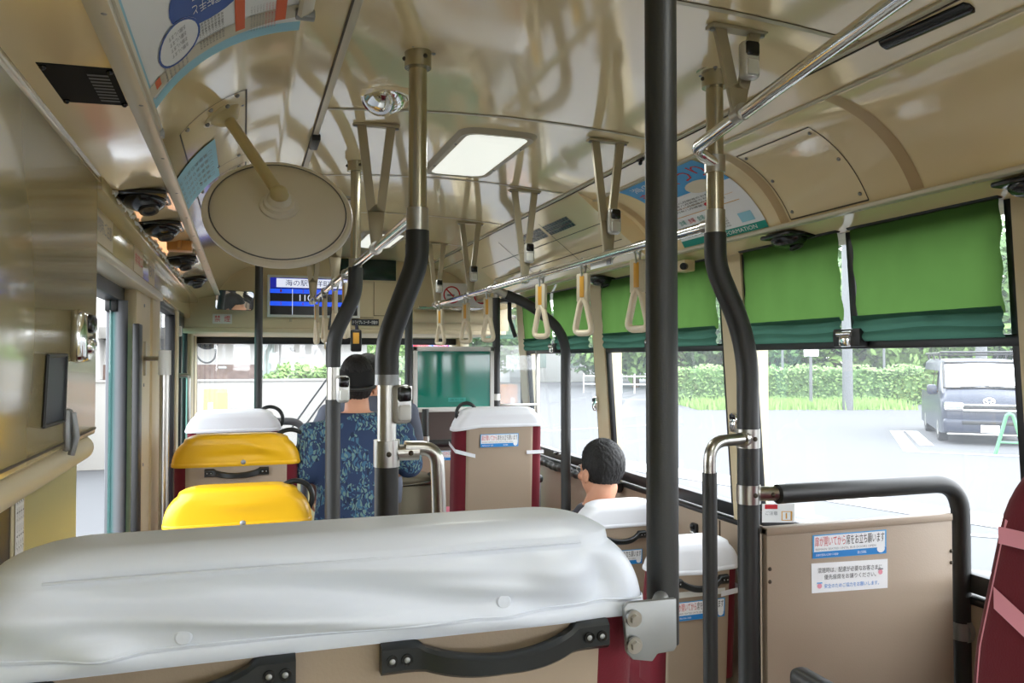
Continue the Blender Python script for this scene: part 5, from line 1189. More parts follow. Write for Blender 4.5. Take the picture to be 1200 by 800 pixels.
def standing(label, base, zt, shirt, sleeve, extra, yaw=0, s=.98, lean=0.0, armL=None, armR=None, hunch=.0, sh=.195):
    x, y = base; t = thing('person', label, 'person', (x, y+.0, -1.6))
    f = Vector((0, 1, 0)); H = zt+hunch+1.6; k = H/1.66
    Z = lambda h: -1.6+h*k
    hc = Vector((x, y+lean, Z(1.535)-hunch)); rot = Matrix.Rotation(yaw, 3, 'Z')
    body = MB(); T = head(body, hc, rot, s)
    limb(body, [hc+Vector((0, -.02, -.07)), (x, y+lean*.6-.02, Z(1.36))], [.053, .058])
    rows = [((x, y, Z(.80)), .15, .105), ((x, y, Z(.90)), .158, .11), ((x, y+lean*.2, Z(1.02)), .145, .105), ((x, y+lean*.4, Z(1.16)), .158, .112), ((x, y+lean*.6, Z(1.27)), .165, .11), ((x, y+lean*.6-.01, Z(1.345)), .140, .085), ((x, y+lean*.6-.015, Z(1.39)), .085, .06)]
    torso(body, rows)
    arms = []
    for sd, pts in ((-1, armL), (1, armR)):
        sho = Vector((x+sd*sh*.92, y+lean*.6-.01, Z(1.292))); el = Vector(pts[0]); wr_ = Vector(pts[1]); arms.append((sd, sho, el, wr_))
        limb(body, [sho, sho*.5+el*.5, el, el*.5+wr_*.5, wr_], [.052, .046, .040, .036, .026])
        hand(body, wr_, (wr_-el), Vector(pts[2]), sd, .95)
    for sd in (-1, 1):
        limb(body, [(x+sd*.085, y, Z(.84)), (x+sd*.088, y+.01, Z(.46)), (x+sd*.09, y-.01, Z(.30)), (x+sd*.09, y-.02, Z(.08))], [.083, .055, .050, .036])
        limb(body, [(x+sd*.09, y-.03, Z(.045)), (x+sd*.10, y+.13, Z(.030))], [.036, .030])
    remesh(body, 'body', t, 'skin', .0065, 3)
    sm = MB(); up = [(c_, rx+.016+(.012 if i < 3 else 0), ry+.018) for i, (c_, rx, ry) in enumerate(rows)]; torso(sm, up)
    for sd, sho, el, wr_ in arms:
        e_ = sho+(el-sho)*sleeve; limb(sm, [sho+Vector((-sd*.09, 0, .022)), sho, sho*.5+e_*.5, e_], [.052, .060, .064, .066])
        ax = (e_-sho).normalized()
    so = remesh(sm, 'shirt', t, shirt, .011, 5)
    tr = MB(); torso(tr, [((x, y, Z(.74)), .16, .112), ((x, y, Z(.86)), .172, .122), ((x, y, Z(.93)), .162, .118)])
    for sd in (-1, 1): limb(tr, [(x+sd*.085, y, Z(.82)), (x+sd*.09, y+.005, Z(.46)), (x+sd*.09, y-.01, Z(.09))], [.094, .072, .058])
    remesh(tr, 'trousers', t, extra, .014, 3)
    for sd in (-1, 1):
        sm = MB(); limb(sm, [(x+sd*.09, y-.03, Z(.045)), (x+sd*.10, y+.14, Z(.035))], [.045, .038]); remesh(sm, 'shoe', t, 'shoe', .012, 2)
    eyes(t, T, rot, s)
    return t, hc, rot, T, so
# floral shirt, black cap, back to the camera
bx = onY(416, 446, 3.54); zt = onY(416, 417, 3.54).z
el = onY(357, 553, 3.56); 
t, hc, rot, T, so = standing('person in a navy leaf-print shirt and black cap, back turned, standing in the aisle', (bx.x+.01, 3.54), zt-.012, 'floral', .92, 'trousers', yaw=-.12, lean=.03, sh=.215, hunch=.03, s=.93,
    armL=((el.x+.015, 3.56, el.z), (el.x+.075, 3.80, el.z-.13), (-.5, .3, .8)), armR=((bx.x+.255, 3.60, el.z+.0), (bx.x+.20, 3.86, el.z-.06), (.4, .2, 1)))
hairmesh(t, hc, rot, .93, low=-.85, R=(.083, .104, .118))
mb = MB(); vs = []; nu, nv = 48, 20
for j in range(nv+1):
    for i in range(nu):
        th = PI*.60*j/nv; ph = 2*PI*i/nu; dz = math.cos(th); d = Vector((math.sin(th)*math.cos(ph), math.sin(th)*math.sin(ph), dz))
        vs.append(hc+rot @ (Vector((d.x*.088, -.013+d.y*.109, .032+d.z*.102))*.93))
mb.raw(vs, [(j*nu+i, j*nu+(i+1) % nu, (j+1)*nu+(i+1) % nu, (j+1)*nu+i) for j in range(nv) for i in range(nu)], 'cap')
cp = mb.build('cap', t)
mb = MB(); mb.grid(lambda u, v: hc+rot @ Vector((-.075+.15*u, .075+.085*v*(1-(2*u-1)**2*.75), .048-.018*v-.02*(2*u-1)**2)), 14, 6, 'cap'); mb.build('visor', cp)
mb = MB(); mb.ring(hc+rot @ Vector((0, -.055, .006)), .080, .008, 'sleeve', u=rot @ Vector((1, 0, 0)), w=rot @ Vector((0, -1, -.25)), R2=.066, a0=0.2, a1=PI-.2, n=24, k=8); mb.build('back_strap', cp)
mb = MB(); mb.ring(Vector((bx.x+.01, 3.54, zt-.34)), .066, .011, 'floral', u=(1, 0, 0), w=(0, 1, -.1), R2=.058); mb.build('collar', so)
# grey shirt further ahead
gx = onY(437, 440, 4.35); zt2 = onY(428, 413, 4.35).z; el = onY(368, 540, 4.38)
t2, hc2, rot2, T2, so2 = standing('person in a plain grey shirt with black hair, half hidden ahead of the floral shirt', (gx.x-.02, 4.35), zt2-.01, 'grey_shirt', .75, 'denim', yaw=-.5, lean=.02, sh=.235, hunch=.05,
    armL=((el.x, 4.42, el.z+.05), (el.x+.10, 4.70, el.z+.06), (-.5, .3, .8)), armR=((gx.x+.24, 4.42, el.z+.03), (gx.x+.2, 4.7, el.z-.02), (.4, .2, 1)))
hairmesh(t2, hc2, rot2, .98, low=-.70)
# seated man, head turned to the aisle
hp = onY(704, 551, 3.36); s_ = 1.10; rot = Matrix.Rotation(math.radians(13), 3, 'Z')
t = thing('person', 'seated man with short black hair and glasses, head turned to the aisle', 'person', (1.56, 3.40, -1.6))
bd = MB(); hc = hp+Vector((.0, 0, -.005)); T = head(bd, hc, rot, s_)
xs, ysd = 1.57, 3.42; zs = -1.17
limb(bd, [hc+Vector((.01, -.02, -.07)), (xs-.02, ysd-.02, hc.z-.19)], [.060, .066])
rows = [((xs, ysd+.02, zs+.02), .165, .12), ((xs, ysd+.01, zs+.15), .16, .12), ((xs, ysd, zs+.27), .165, .115), ((xs, ysd-.01, hc.z-.28), .165, .11), ((xs, ysd-.015, hc.z-.215), .13, .08), ((xs, ysd-.015, hc.z-.155), .08, .06)]
torso(bd, rows); ar = []
for sd in (-1, 1):
    sho = Vector((xs+sd*.155, ysd-.01, hc.z-.245)); e_ = Vector((xs+sd*.155, ysd+.10, zs+.16)); w_ = Vector((xs+sd*.10, ysd+.34, zs+.14)); ar.append((sho, e_, sd))
    limb(bd, [sho, e_, w_], [.05, .040, .027]); hand(bd, w_, Vector((-sd*.2, 1, -.1)), (0, 0, 1), sd, .95)
    limb(bd, [(xs+sd*.085, ysd+.04, zs+.02), (xs+sd*.105, ysd+.42, zs+.04), (xs+sd*.105, ysd+.43, -1.52)], [.082, .058, .038]); limb(bd, [(xs+sd*.105, ysd+.42, -1.56), (xs+sd*.11, ysd+.58, -1.57)], [.035, .028])
remesh(bd, 'body', t, 'skin', .0065, 3)
sm = MB(); torso(sm, [(c_, rx+.016, ry+.016) for c_, rx, ry in rows])
for sho, e_, sd in ar: limb(sm, [sho+Vector((-sd*.05, 0, 0)), sho, sho*.35+e_*.65], [.062, .064, .058])
remesh(sm, 'shirt', t, 'navy_shirt', .011, 5)
sm = MB(); torso(sm, [((xs, ysd+.03, zs-.05), .17, .13), ((xs, ysd+.02, zs+.06), .172, .13)])
for sd in (-1, 1): limb(sm, [(xs+sd*.085, ysd+.04, zs+.02), (xs+sd*.105, ysd+.42, zs+.04), (xs+sd*.105, ysd+.43, -1.50)], [.092, .07, .056])
remesh(sm, 'trousers', t, 'trousers', .014, 3)
for sd in (-1, 1):
    sm = MB(); limb(sm, [(xs+sd*.105, ysd+.41, -1.555), (xs+sd*.11, ysd+.59, -1.563)], [.043, .036]); remesh(sm, 'shoe', t, 'shoe', .012, 2)
eyes(t, T, rot, s_)
hairmesh(t, hc, rot, s_, R=(.086, .106, .104), low=-.80, front=.42, amp=.03, lo_y=.10)
mb = MB()
for sd in (-1, 1):
    mb.ring(T(sd*.033, .098, .003), .021*s_, .0013, 'steel', u=rot @ Vector((1, 0, 0)), w=(0, 0, 1), R2=.016*s_, n=20, k=6)
    mb.tube([T(sd*.055, .096, .008), T(sd*.076, .06, .008), T(sd*.080, -.012, .004)], .0014, 'steel', 6)
mb.tube([T(-.012, .099, .006), T(.012, .099, .006)], .0013, 'steel', 6); mb.build('glasses', t)
# rear view mirror on the bulkhead, angled so that it shows the head of the person in the grey shirt
tgt = hc2+Vector((0, .0, .075)); n_ = ((tgt-MIRC).normalized()+(-MIRC).normalized()).normalized()
t = thing('rear_view_mirror', 'rectangular rear view mirror on the front bulkhead reflecting a dark haired head', 'mirror', MIRC+Vector((0, .0, -MH)))
u_ = Vector((0, 0, 1)).cross(n_).normalized(); w_ = n_.cross(u_)
def mp(x, z, d=0): return MIRC+u_*x+w_*z+n_*d
pts = []
for cx, cz, a0 in ((MW-.02, MH-.02, 0), (-MW+.02, MH-.02, 90), (-MW+.02, -MH+.02, 180), (MW-.02, -MH+.02, 270)):
    for k in range(6): a = math.radians(a0+18*k); pts.append((cx+.02*math.cos(a), cz+.02*math.sin(a)))
k = len(pts)
mb = MB(); mb.raw([mp(x, z, .002) for x, z in pts], [tuple(range(k))], 'mirror'); mb.build('glass', t, None)
mb = MB(); mb.raw([mp(x*1.03, z*1.05, .001) for x, z in pts]+[mp(x*.95, z*.9, -.03) for x, z in pts], [(i, (i+1) % k, k+(i+1) % k, k+i) for i in range(k)]+[tuple(range(2*k-1, k-1, -1)), tuple(range(k))], 'black'); mb.build('shell', t)
mb = MB(); mb.cyl(mp(0, .02, -.02), Vector((MIRC.x, 5.6, MIRC.z+.03)), .012, 'black'); mb.build('arm', t)
# ------------------------------------------------------------------ outside
GZ = -1.95
M['asphalt'] = mat('pale_asphalt', (70, 71, 73), .9, var=.08, vscale=.6, bump=.1, bscale=30)
M['roadwhite'] = mat('road_marking_paint', (160, 160, 158), .8)
M['leaf'] = mat('tree_leaf', (70, 104, 46), .6, var=.35, vscale=.9)
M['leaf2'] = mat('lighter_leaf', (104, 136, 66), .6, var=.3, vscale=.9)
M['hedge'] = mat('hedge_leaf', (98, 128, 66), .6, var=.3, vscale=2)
M['grassm'] = mat('grass_blade', (118, 150, 76), .7, var=.25, vscale=2)
M['bark'] = mat('bark', (96, 78, 60), .9, var=.2, bump=.4, bscale=20)
M['concrete'] = mat('grey_concrete', (132, 130, 125), .9, var=.12, vscale=1.2, bump=.15, bscale=12)
M['whitewall'] = mat('white_render', (190, 189, 185), .85, var=.03)
M['stone'] = mat('speckled_stone_cladding', (108, 90, 82), .8, var=.65, vscale=5)
M['tile_roof'] = mat('grey_roof_edge', (128, 126, 122), .7, var=.1)
M['shutter'] = mat('grey_green_shutter', (150, 165, 158), .5)
M['vanpaint'] = mat('dark_navy_van_paint', (24, 32, 50), .4, coat=.12, var=.03)
M['barrier'] = mat('orange_barrier_plastic', (215, 140, 78), .5)
M['palegreen'] = mat('pale_green_paint', (74, 130, 94), .5)
M['polegrey'] = mat('galvanised_pole', (92, 95, 96), .5, metal=.2)
M['sunshade'] = mat('white_sunshade', (246, 247, 248), .5)
M['tyre'] = mat('tyre_rubber', (30, 30, 32), .85)
mb = MB(); mb.raw([(-120, -120, GZ), (140, -120, GZ), (140, 160, GZ), (-120, 160, GZ)], [(0, 1, 2, 3)], 'asphalt'); struct(mb, 'ground')
def line(pts, w, n='road_marking'):
    mb = MB(); 
    for a, b in zip(pts[:-1], pts[1:]):
        a, b = Vector(a), Vector(b); d = (b-a).normalized(); l = Vector((-d.y, d.x, 0))*w/2; u = Vector((0, 0, .008))
        mb.raw([a-l+u, b-l+u, b+l+u, a+l+u], [(0, 1, 2, 3)], 'roadwhite')
    return struct(mb, n)
g = lambda px, py: onZ(px, py, GZ)
line([g(1050, 505), g(1068, 529)], .30); line([g(1068, 505), g(1086, 522)], .30); line([g(1050, 505), g(1070, 505)], .2); line([g(1062, 529), g(1230, 536)], .22)
line([g(700, 467), g(860, 471)], .2); line([g(880, 606), g(1300, 640)], .15); line([g(640, 505), g(760, 498)], .16); line([g(900, 640), g(1300, 690)], .12)
mb = MB(); a, b = g(700, 545), g(1300, 640)
d = (b-a); mb.raw([a+Vector((0, 0, .01)), b+Vector((0, 0, .01)), b+Vector((.6, .9, .01)), a+Vector((.6, .9, .01))], [(0, 1, 2, 3)], 'whitewall'); struct(mb, 'kerb_strip')
# hedge and grass
a, b = g(878, 474), g(1100, 474); d = (b-a).normalized(); nrm = Vector((-d.y, d.x, 0)); nrm = nrm if nrm.y > 0 else -nrm
hh = 1.5; mb = MB(); L = (b-a).length+8
for k in range(9000):
    u = random.uniform(-4, L); f = random.random(); w = random.uniform(0, 1.2); h = random.uniform(.05, hh)
    if f < .55: w = random.uniform(-.05, .15)
    elif f < .85: h = hh+random.uniform(-.12, .14)+.08*math.sin(u*3)
    p = a+d*u+nrm*w+Vector((0, 0, h)); aa = Vector((random.gauss(0, 1), random.gauss(0, 1), random.gauss(0, 1))).normalized(); bb = aa.orthogonal().normalized(); z = random.uniform(.05, .11)
    mb.raw([p-aa*z, p-bb*z*.6, p+aa*z, p+bb*z*.6], [(0, 1, 2, 3)], 'hedge')
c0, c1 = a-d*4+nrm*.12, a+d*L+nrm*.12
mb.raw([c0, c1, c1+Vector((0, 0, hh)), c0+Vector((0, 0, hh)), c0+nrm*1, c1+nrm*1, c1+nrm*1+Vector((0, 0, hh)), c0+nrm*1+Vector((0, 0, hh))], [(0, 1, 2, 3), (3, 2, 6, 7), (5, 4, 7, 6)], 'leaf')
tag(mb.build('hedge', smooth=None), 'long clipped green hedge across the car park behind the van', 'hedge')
mb = MB()
for k in range(3500):
    u = random.uniform(-3, (g(1040, 480)-a).length); w = -random.uniform(.0, 3.6); p = a+d*u+nrm*w; h = random.uniform(.15, .45); l = Vector((random.uniform(-.1, .1), random.uniform(-.1, .1), h)); s2 = d*.03
    mb.raw([p-s2, p+s2, p+l], [(0, 1, 2)], 'grassm')
tag(mb.build('grass', smooth=None), 'strip of long pale grass in front of the hedge', 'grass', kind='stuff')
# trees
def tree(loc, h, r, lm, label, n=2600, sz=.26):
    x, y = loc; t = thing('broadleaf_tree', label, 'tree', (x, y, GZ), 'trees around the car park')
    mb = MB(); mb.tube([(x, y, GZ), (x+.05, y, GZ+h*.3), (x-.05, y+.1, GZ+h*.75)], [.22, .16, .06], 'bark', 10)
    for k in range(5):
        a_ = k*1.26; mb.tube([(x, y, GZ+h*(.25+.06*k)), (x+r*.5*math.cos(a_), y+r*.5*math.sin(a_), GZ+h*(.42+.07*k))], [.08, .03], 'bark', 6)
    mb.build('trunk', t)
    mb = MB(); mb.leaves((x, y, GZ+h*.55), (r, r, h*.45), n, sz, lm)
    for k in range(5): a_ = k*1.3; mb.leaves((x+r*.65*math.cos(a_), y+r*.65*math.sin(a_), GZ+h*(.32+.1*(k % 3))), (r*.5, r*.5, h*.22), n//7, sz, lm)
    mb.build('crown', t, None); return t
def polar(px, D):
    r = ray(px, 420); r = r/r.xy.length; return (r.x*D, r.y*D)
protoA = tree(polar(905, 46), 8, 3.6, 'leaf', 'tree behind the hedge beside the sign post'); protoB = tree(polar(975, 48), 7, 3.4, 'leaf2', 'lighter green tree behind the hedge beside the tall pale pole')
lab = ['tree behind the white guard rail, first from the pale building', 'tree behind the white guard rail, second from the pale building', 'tree behind the white guard rail, third from the pale building', 'tree behind the guard rail at the bent black pole', 'tree behind the hedge, midway to the van',
       'tree behind the van, on the hedge side', 'tree directly behind the van roof', 'tree behind the van, beyond its far corner', 'tree far beyond the crimson seat', 'tree ahead of the bus to the right of the concrete wall', 'tree ahead seen below the green shade', 'tree beside the street ahead, above the card reader', 'tree beyond the green screen', 'tall tree at the back of the car park', 'tree at the far bend of the guard rail']
for k, (px, D, s_, q) in enumerate([(700, 58, 1.0, 0), (745, 54, 1.1, 1), (795, 56, 1.05, 0), (845, 52, 1.1, 0), (1035, 50, 1.1, 0), (1085, 46, 1.0, 1), (1140, 52, 1.15, 0), (1195, 48, 1.1, 0), (1290, 48, 1.2, 1), (455, 40, .8, 1), (500, 46, 1.0, 0), (440, 34, .55, 1), (560, 60, 1.2, 0), (930, 62, 1.5, 0), (820, 66, 1.5, 1)]):
    x, y = polar(px, D); o = dup(protoA if q == 0 else protoB, (x, y, GZ), lab[k], rotz=k*1.7); o.scale = (s_, s_, s_)
# guard rail
a, b = g(684, 460), g(872, 463); d = (b-a); n = 12
t = thing('guard_rail', 'white road guard rail in front of the trees beyond the car park', 'guard rail', (a+b)/2)
for h in (.50, .95):
    mb = MB(); mb.cyl(a+Vector((0, 0, h)), b+Vector((0, 0, h)), .045, 'whitewall', n=8); mb.build('rail', t)
for k in range(n+1):
    mb = MB(); p = a+d*k/n; mb.cyl(p, p+Vector((0, 0, 1.1)), .05, 'whitewall', n=8); mb.build('post', t)
# poles and signs
def post(px, D, h, r, label, sign=None, name='street_pole', m='polegrey'):
    x, y = polar(px, D); t = thing(name, label, 'pole' if not sign else 'sign post', (x, y, GZ)); mb = MB(); mb.tube([(x, y, GZ), (x, y, GZ+h)], [r, r*.8], m, 12); mb.build('shaft', t)
    if sign:
        z, w, hh_ = sign; mb = MB(); mb.box((x-.04, y-.08, z), (w, .03, hh_), 'white', .01, Matrix.Rotation(-math.radians(38), 3, 'Z')); mb.build('sign_plate', t)
post(993, 33, 9, .20, 'tall pale utility pole rising behind the gap between the green blinds'); post(950, 34, 2.4, .07, 'short sign post with blank white plate at the hedge', (GZ+2.25, .55, .42), 'sign_post')
post(1036, 40, 7, .06, 'slim grey pole behind the hedge beside the van'); post(1150, 30, 8, .18, 'grey pole standing directly behind the van roof'); post(917, 38, 6, .06, 'slim grey pole behind the hedge beside the bent black pole')
# far pale buildings
x, y = polar(650, 70)
t = thing('far_building', 'pale low building far off behind the front window blinds', 'building', (x, y, GZ)); mb = MB(); mb.box((x, y, GZ+1.7), (11, 8, 3.4), 'whitewall', .05); mb.build('wall', t); mb = MB(); mb.box((x, y, GZ+3.5), (12, 9, .3), 'tile_roof', .05); mb.build('roof', t)
for k in (-2, 0, 2):
    mb = MB(); mb.box((x+k*1.5, y-4.0, GZ+1.8), (1.3, .1, 1.2), 'shutter', .02); mb.build('window', t)
# building ahead of the bus
YB = 24
P_ = lambda px, py, y=YB: onY(px, py, y)
x0, x1 = -9.0, P_(430, 420).x
t = thing('white_building', 'white building with stone base and grey eaves ahead of the bus', 'building', ((x0+x1)/2, YB, GZ))
mb = MB(); mb.b2((x0, YB, GZ), (x1, YB+8, P_(300, 395).z), 'whitewall'); mb.build('wall', t)
mb = MB(); mb.b2((x0-.3, YB-.9, P_(300, 399).z), (x1+.3, YB+8.5, P_(300, 386).z), 'tile_roof', .03)
for k in range(60): mb.b2((x0+.2*k, YB-.92, P_(300, 399).z), (x0+.2*k+.05, YB-.88, P_(300, 389).z), 'concrete')
mb.build('eaves', t)
mb = MB(); mb.b2((x0, YB-.12, GZ), (P_(304, 430).x, YB, P_(270, 427).z), 'stone', .02); mb.build('stone_base', t)
mb = MB(); mb.b2((P_(307, 430).x, YB-.05, GZ), (P_(321, 430).x, YB, P_(310, 402).z), 'shutter')
for k in range(5): mb.b2((P_(307, 430).x+.12*k, YB-.07, GZ), (P_(307, 430).x+.12*k+.02, YB-.05, P_(310, 402).z), 'concrete')
mb.build('shutter_door', t)
mb = MB(); r_ = rect(P_(255, 432, YB-.14), P_(266, 432, YB-.14), P_(266, 428.5, YB-.14), P_(255, 428.5, YB-.14)); mb.grid(r_, 1, 1, 'tile_roof'); mb.grid(sub(r_, .1, .3, .9, .7, Vector((0, -.01, 0))), 1, 1, 'white'); mb.build('name_plate', t)
mb = MB(); mb.b2(P_(367, 419, YB-.04), P_(372, 409, YB), 'tile_roof'); mb.build('window', t)
mb = MB(); mb.tube(fillet([P_(341, 407, YB-.06), P_(342, 411, YB-.06), P_(346, 410, YB-.06)], .05), .03, 'tile_roof', 8); mb.build('wall_mark', t)
mb = MB(); mb.b2(P_(328, 432, YB-.06), P_(339, 427, YB), 'white'); mb.build('sign_board', t)
YC = 15.5
t = thing('concrete_wall', 'low grey concrete wall running across ahead of the bus', 'wall', (0, YC, GZ))
mb = MB(); mb.b2((-14, YC, GZ), (onY(470, 450, YC).x, YC+.25, onY(300, 444, YC).z), 'concrete', .02); mb.build('wall', t)
mb = MB(); mb.b2((-14, YC-.02, onY(300, 447, YC).z), (onY(470, 450, YC).x, YC+.27, onY(300, 444, YC).z), 'concrete', .01); mb.build('coping', t)
mb = MB(); c = onY(358, 438, 19); mb.tube([(c.x, 19, GZ), (c.x, 19, c.z)], .08, 'bark', 8); mb.leaves((c.x, 19, c.z-.1), (.95, .5, .34), 2600, .07, 'leaf2'); mb.leaves((c.x+.4, 19, c.z-.25), (.9, .5, .3), 1200, .07, 'leaf2')
tag(mb.build('round_bush', smooth=None), 'bright green clipped bush behind the concrete wall ahead', 'bush')
yb = 12
t = thing('road_barrier', 'pale orange plastic road barrier in front of the concrete wall', 'barrier', (onY(253, 460, yb).x, yb, GZ))
a = onY(237, 455, yb); b = onY(268, 455, yb); mb = MB(); mb.prism([(a.x, GZ), (b.x, GZ), (b.x-.02, a.z), (a.x+.02, a.z)], (0, yb, 0), (1, 0, 0), (0, 0, 1), -.35, 'barrier', .02); mb.build('body', t)
mb = MB(); mb.b2((a.x+.08, yb-.01, GZ+.25), (a.x+.14, yb+.0, a.z-.2), 'white', .004); mb.build('reflector_panel', t)
# pale building past the open door
t = thing('roadside_house', 'bright pale house wall seen through the open middle door', 'building', (-6, 24, GZ)); mb = MB(); mb.b2((-7.5, 14, GZ), (-3.6, 40, GZ+4.5), 'whitewall'); mb.build('wall', t); mb = MB(); mb.b2((-8, 13.6, GZ+4.5), (-3.2, 40.4, GZ+4.8), 'tile_roof', .03); mb.build('roof', t)
mb = MB(); mb.b2((-3.6, 14, GZ), (-3.52, 40, GZ+1.2), 'stone', .01); mb.build('stone_base', t)
# exterior mirror, wipers
t = thing('side_mirror', 'round exterior mirrors at the kerb-side windshield corner', 'exterior mirror', onY(240, 420, 7.35))
c = onY(243, 398, 7.35); mb = MB(); mb.sph(c, (.10, .05, .085), 'black', 20, 12); mb.build('housing', t); c2 = onY(241, 410, 7.3); mb = MB(); mb.ring(c2, .085, .008, 'polegrey', R2=.11, u=(.8, .3, .35), w=(-.3, 0, .9)); mb.build('under_mirror', t)
mb = MB(); mb.tube([c, c+Vector((-.06, -.05, .12)), Vector((-.36, 7.0, .2))], .014, 'black', 10); mb.build('arm', t)
t = thing('windshield_wiper', 'two thin wiper arms slanting outside the windshield ahead of the white seat', 'wiper', onY(345, 500, 6.99))
for (p, q) in (((340, 504), (386, 440)), ((352, 506), (390, 455))):
    a, b = onY(*p, 6.99), onY(*q, 6.99); mb = MB(); mb.tube([a, (a+b)/2+Vector((0, .02, 0)), b], .008, 'black', 8); mb.build('arm', t)
# purple bus-side banner beyond the driver window
t = thing('roadside_banner', 'purple and red roadside banner seen above the green board', 'banner', onY(505, 408, 30)); a, b = onY(478, 410, 30), onY(528, 396, 30)
mb = MB(); mb.b2((a.x, 30, a.z), (b.x, 30.05, b.z), 'navy'); mb.b2((a.x+.2, 29.98, a.z+.1), (a.x+.8, 30, b.z-.05), 'red'); mb.b2((a.x+1.0, 29.98, a.z+.1), (b.x-.1, 30, b.z-.2), 'pink'); mb.build('sheet', t); mb = MB(); mb.cyl((a.x, 30, GZ), (a.x, 30, b.z), .04, 'polegrey'); mb.cyl((b.x, 30, GZ), (b.x, 30, b.z), .04, 'polegrey'); mb.build('poles', t)
# van --------------------------------------------------------------
vb = g(1160, 522); t = thing('parked_van', 'dark navy parked van with white windshield sunshade facing the bus', 'van', vb)
view = Vector((-vb.x, -vb.y, 0)).normalized(); ang = math.radians(9); fy = Matrix.Rotation(ang, 3, 'Z') @ view; fx = Vector((-fy.y, fy.x, 0))     # fx points to the van's own left
V = lambda x, y, z: vb+fx*x+fy*y+Vector((0, 0, z))
HW = .94
def sec(y, pts): return [V(x, y, z) for x, z in pts]
def vring(y, z0, z1, hw, tw, r=.12):
    pts = [(-hw, z0), (-hw, (z0+1.0)/2), (-hw, min(1.0, z1-.08)), (-tw-.02, z1-r), (-tw+r*.6, z1-.02), (0, z1), (tw-r*.6, z1-.02), (tw+.02, z1-r), (hw, min(1.0, z1-.08)), (hw, (z0+1.0)/2), (hw, z0)]
    return sec(y, pts)
st = [(0.0, .30, .92, .84, .80, .1), (-.06, .26, 1.02, .90, .86, .1), (-.22, .24, 1.16, .935, .86, .1), (-.50, .24, 1.26, HW, .84, .1), (-1.10, .24, 1.86, HW, .80, .1), (-1.35, .24, 1.93, HW, .80, .12), (-2.4, .24, 1.96, HW, .80, .12), (-4.5, .24, 1.96, HW, .80, .12), (-4.7, .3, 1.8, .92, .78, .12)]
rs = [vring(*q) for q in st]; k = len(rs[0]); mb = MB(); mb.raw([v for r_ in rs for v in r_], [(i*k+j, (i+1)*k+j, (i+1)*k+(j+1) % k, i*k+(j+1) % k) for i in range(len(rs)-1) for j in range(k)]+[tuple(range(k)), tuple((len(rs)-1)*k+j for j in range(k-1, -1, -1))], 'vanpaint'); mb.build('body', t, 40)
wn = Vector((0, 0, 0))
def fr(x, s_, o=.012):      # point on the raked windshield, s_ 0 bottom to 1 top
    y0_, z0_, y1_, z1_ = -.50, 1.26, -1.10, 1.86; n__ = fy*.707+Vector((0, 0, .707)); return V(x, y0_+(y1_-y0_)*s_, z0_+(z1_-z0_)*s_)+n__*o
mb = MB(); mb.grid(lambda u, v: fr((-.80+1.60*u)*(1-.05*v), .04+.90*v-.05*(2*u-1)**2), 10, 6, 'sunshade'); mb.build('windshield_shade', t)
mb = MB()
for a, b in (((-.84, 0), (.84, 0)), ((.84, 0), (.79, .97)), ((.79, .97), (-.79, .97)), ((-.79, .97), (-.84, 0))): mb.tube([fr(a[0], a[1], .018), fr(b[0], b[1], .018)], .022, 'black_gloss', 8)
mb.tube([fr(-.5, .02, .03), fr(.1, .07, .03)], .012, 'black', 6); mb.tube([fr(.0, .02, .03), fr(.6, .07, .03)], .012, 'black', 6); mb.build('windshield_trim', t)
mb = MB()
for s_ in (-1, 1):
    q = [V(s_*(HW+.012), -1.0, 1.10), V(s_*(HW+.012), -1.8, 1.10), V(s_*(.87), -1.8, 1.66), V(s_*(.875), -1.28, 1.66)]; mb.raw(q, [(0, 1, 2, 3)], 'dark_glass')
    q = [V(s_*(HW+.012), -1.95, 1.10), V(s_*(HW+.012), -4.4, 1.10), V(s_*.87, -4.4, 1.66), V(s_*.87, -1.95, 1.66)]; mb.raw(q, [(0, 1, 2, 3)], 'dark_glass')
mb.build('side_window', t)
for s_ in (-1, 1):
    mb = MB(); mb.box(V(s_*.70, -.035, .86), (.40, .18, .20), 'lens', .05, Matrix(((fx.x, fy.x, 0), (fx.y, fy.y, 0), (0, 0, 1)))); mb.build('headlight', t)
    mb = MB(); mb.cyl(V(s_*.74, -.02, .40), V(s_*.74, .02, .40), .07, 'lens'); mb.build('fog_light', t)
    mb = MB(); mb.box(V(s_*1.08, -.62, 1.22), (.22, .14, .24), 'vanpaint', .06, Matrix(((fx.x, fy.x, 0), (fx.y, fy.y, 0), (0, 0, 1)))); mb.cyl(V(s_*.95, -.68, 1.18), V(s_*1.05, -.64, 1.2), .03, 'black'); mb.build('door_mirror', t)
    for y_ in (-.92, -3.6):
        mb = MB(); mb.lathe([(.0, -.10), (.32, -.10), (.335, -.06), (.335, .06), (.32, .10), (.2, .095), (.0, .08)], 'tyre', V(s_*(HW-.10), y_, .335), fx*s_, 28); w_ = mb.build('wheel', t)
        mb = MB(); mb.lathe([(.0, .09), (.08, .105), (.19, .098), (.2, .09)], 'steel', V(s_*(HW-.10), y_, .335), fx*s_, 20); mb.build('hubcap', w_)
RV = Matrix(((fx.x, fy.x, 0), (fx.y, fy.y, 0), (0, 0, 1)))
mb = MB(); mb.box(V(0, .0, .90), (1.02, .10, .05), 'chrome', .015, RV); mb.box(V(0, .01, .78), (1.06, .10, .06), 'chrome', .015, RV); mb.box(V(0, .0, .84), (1.0, .06, .07), 'black', .01, RV); mb.build('grille', t)
mb = MB(); c = V(0, .055, .99)-fy*.06
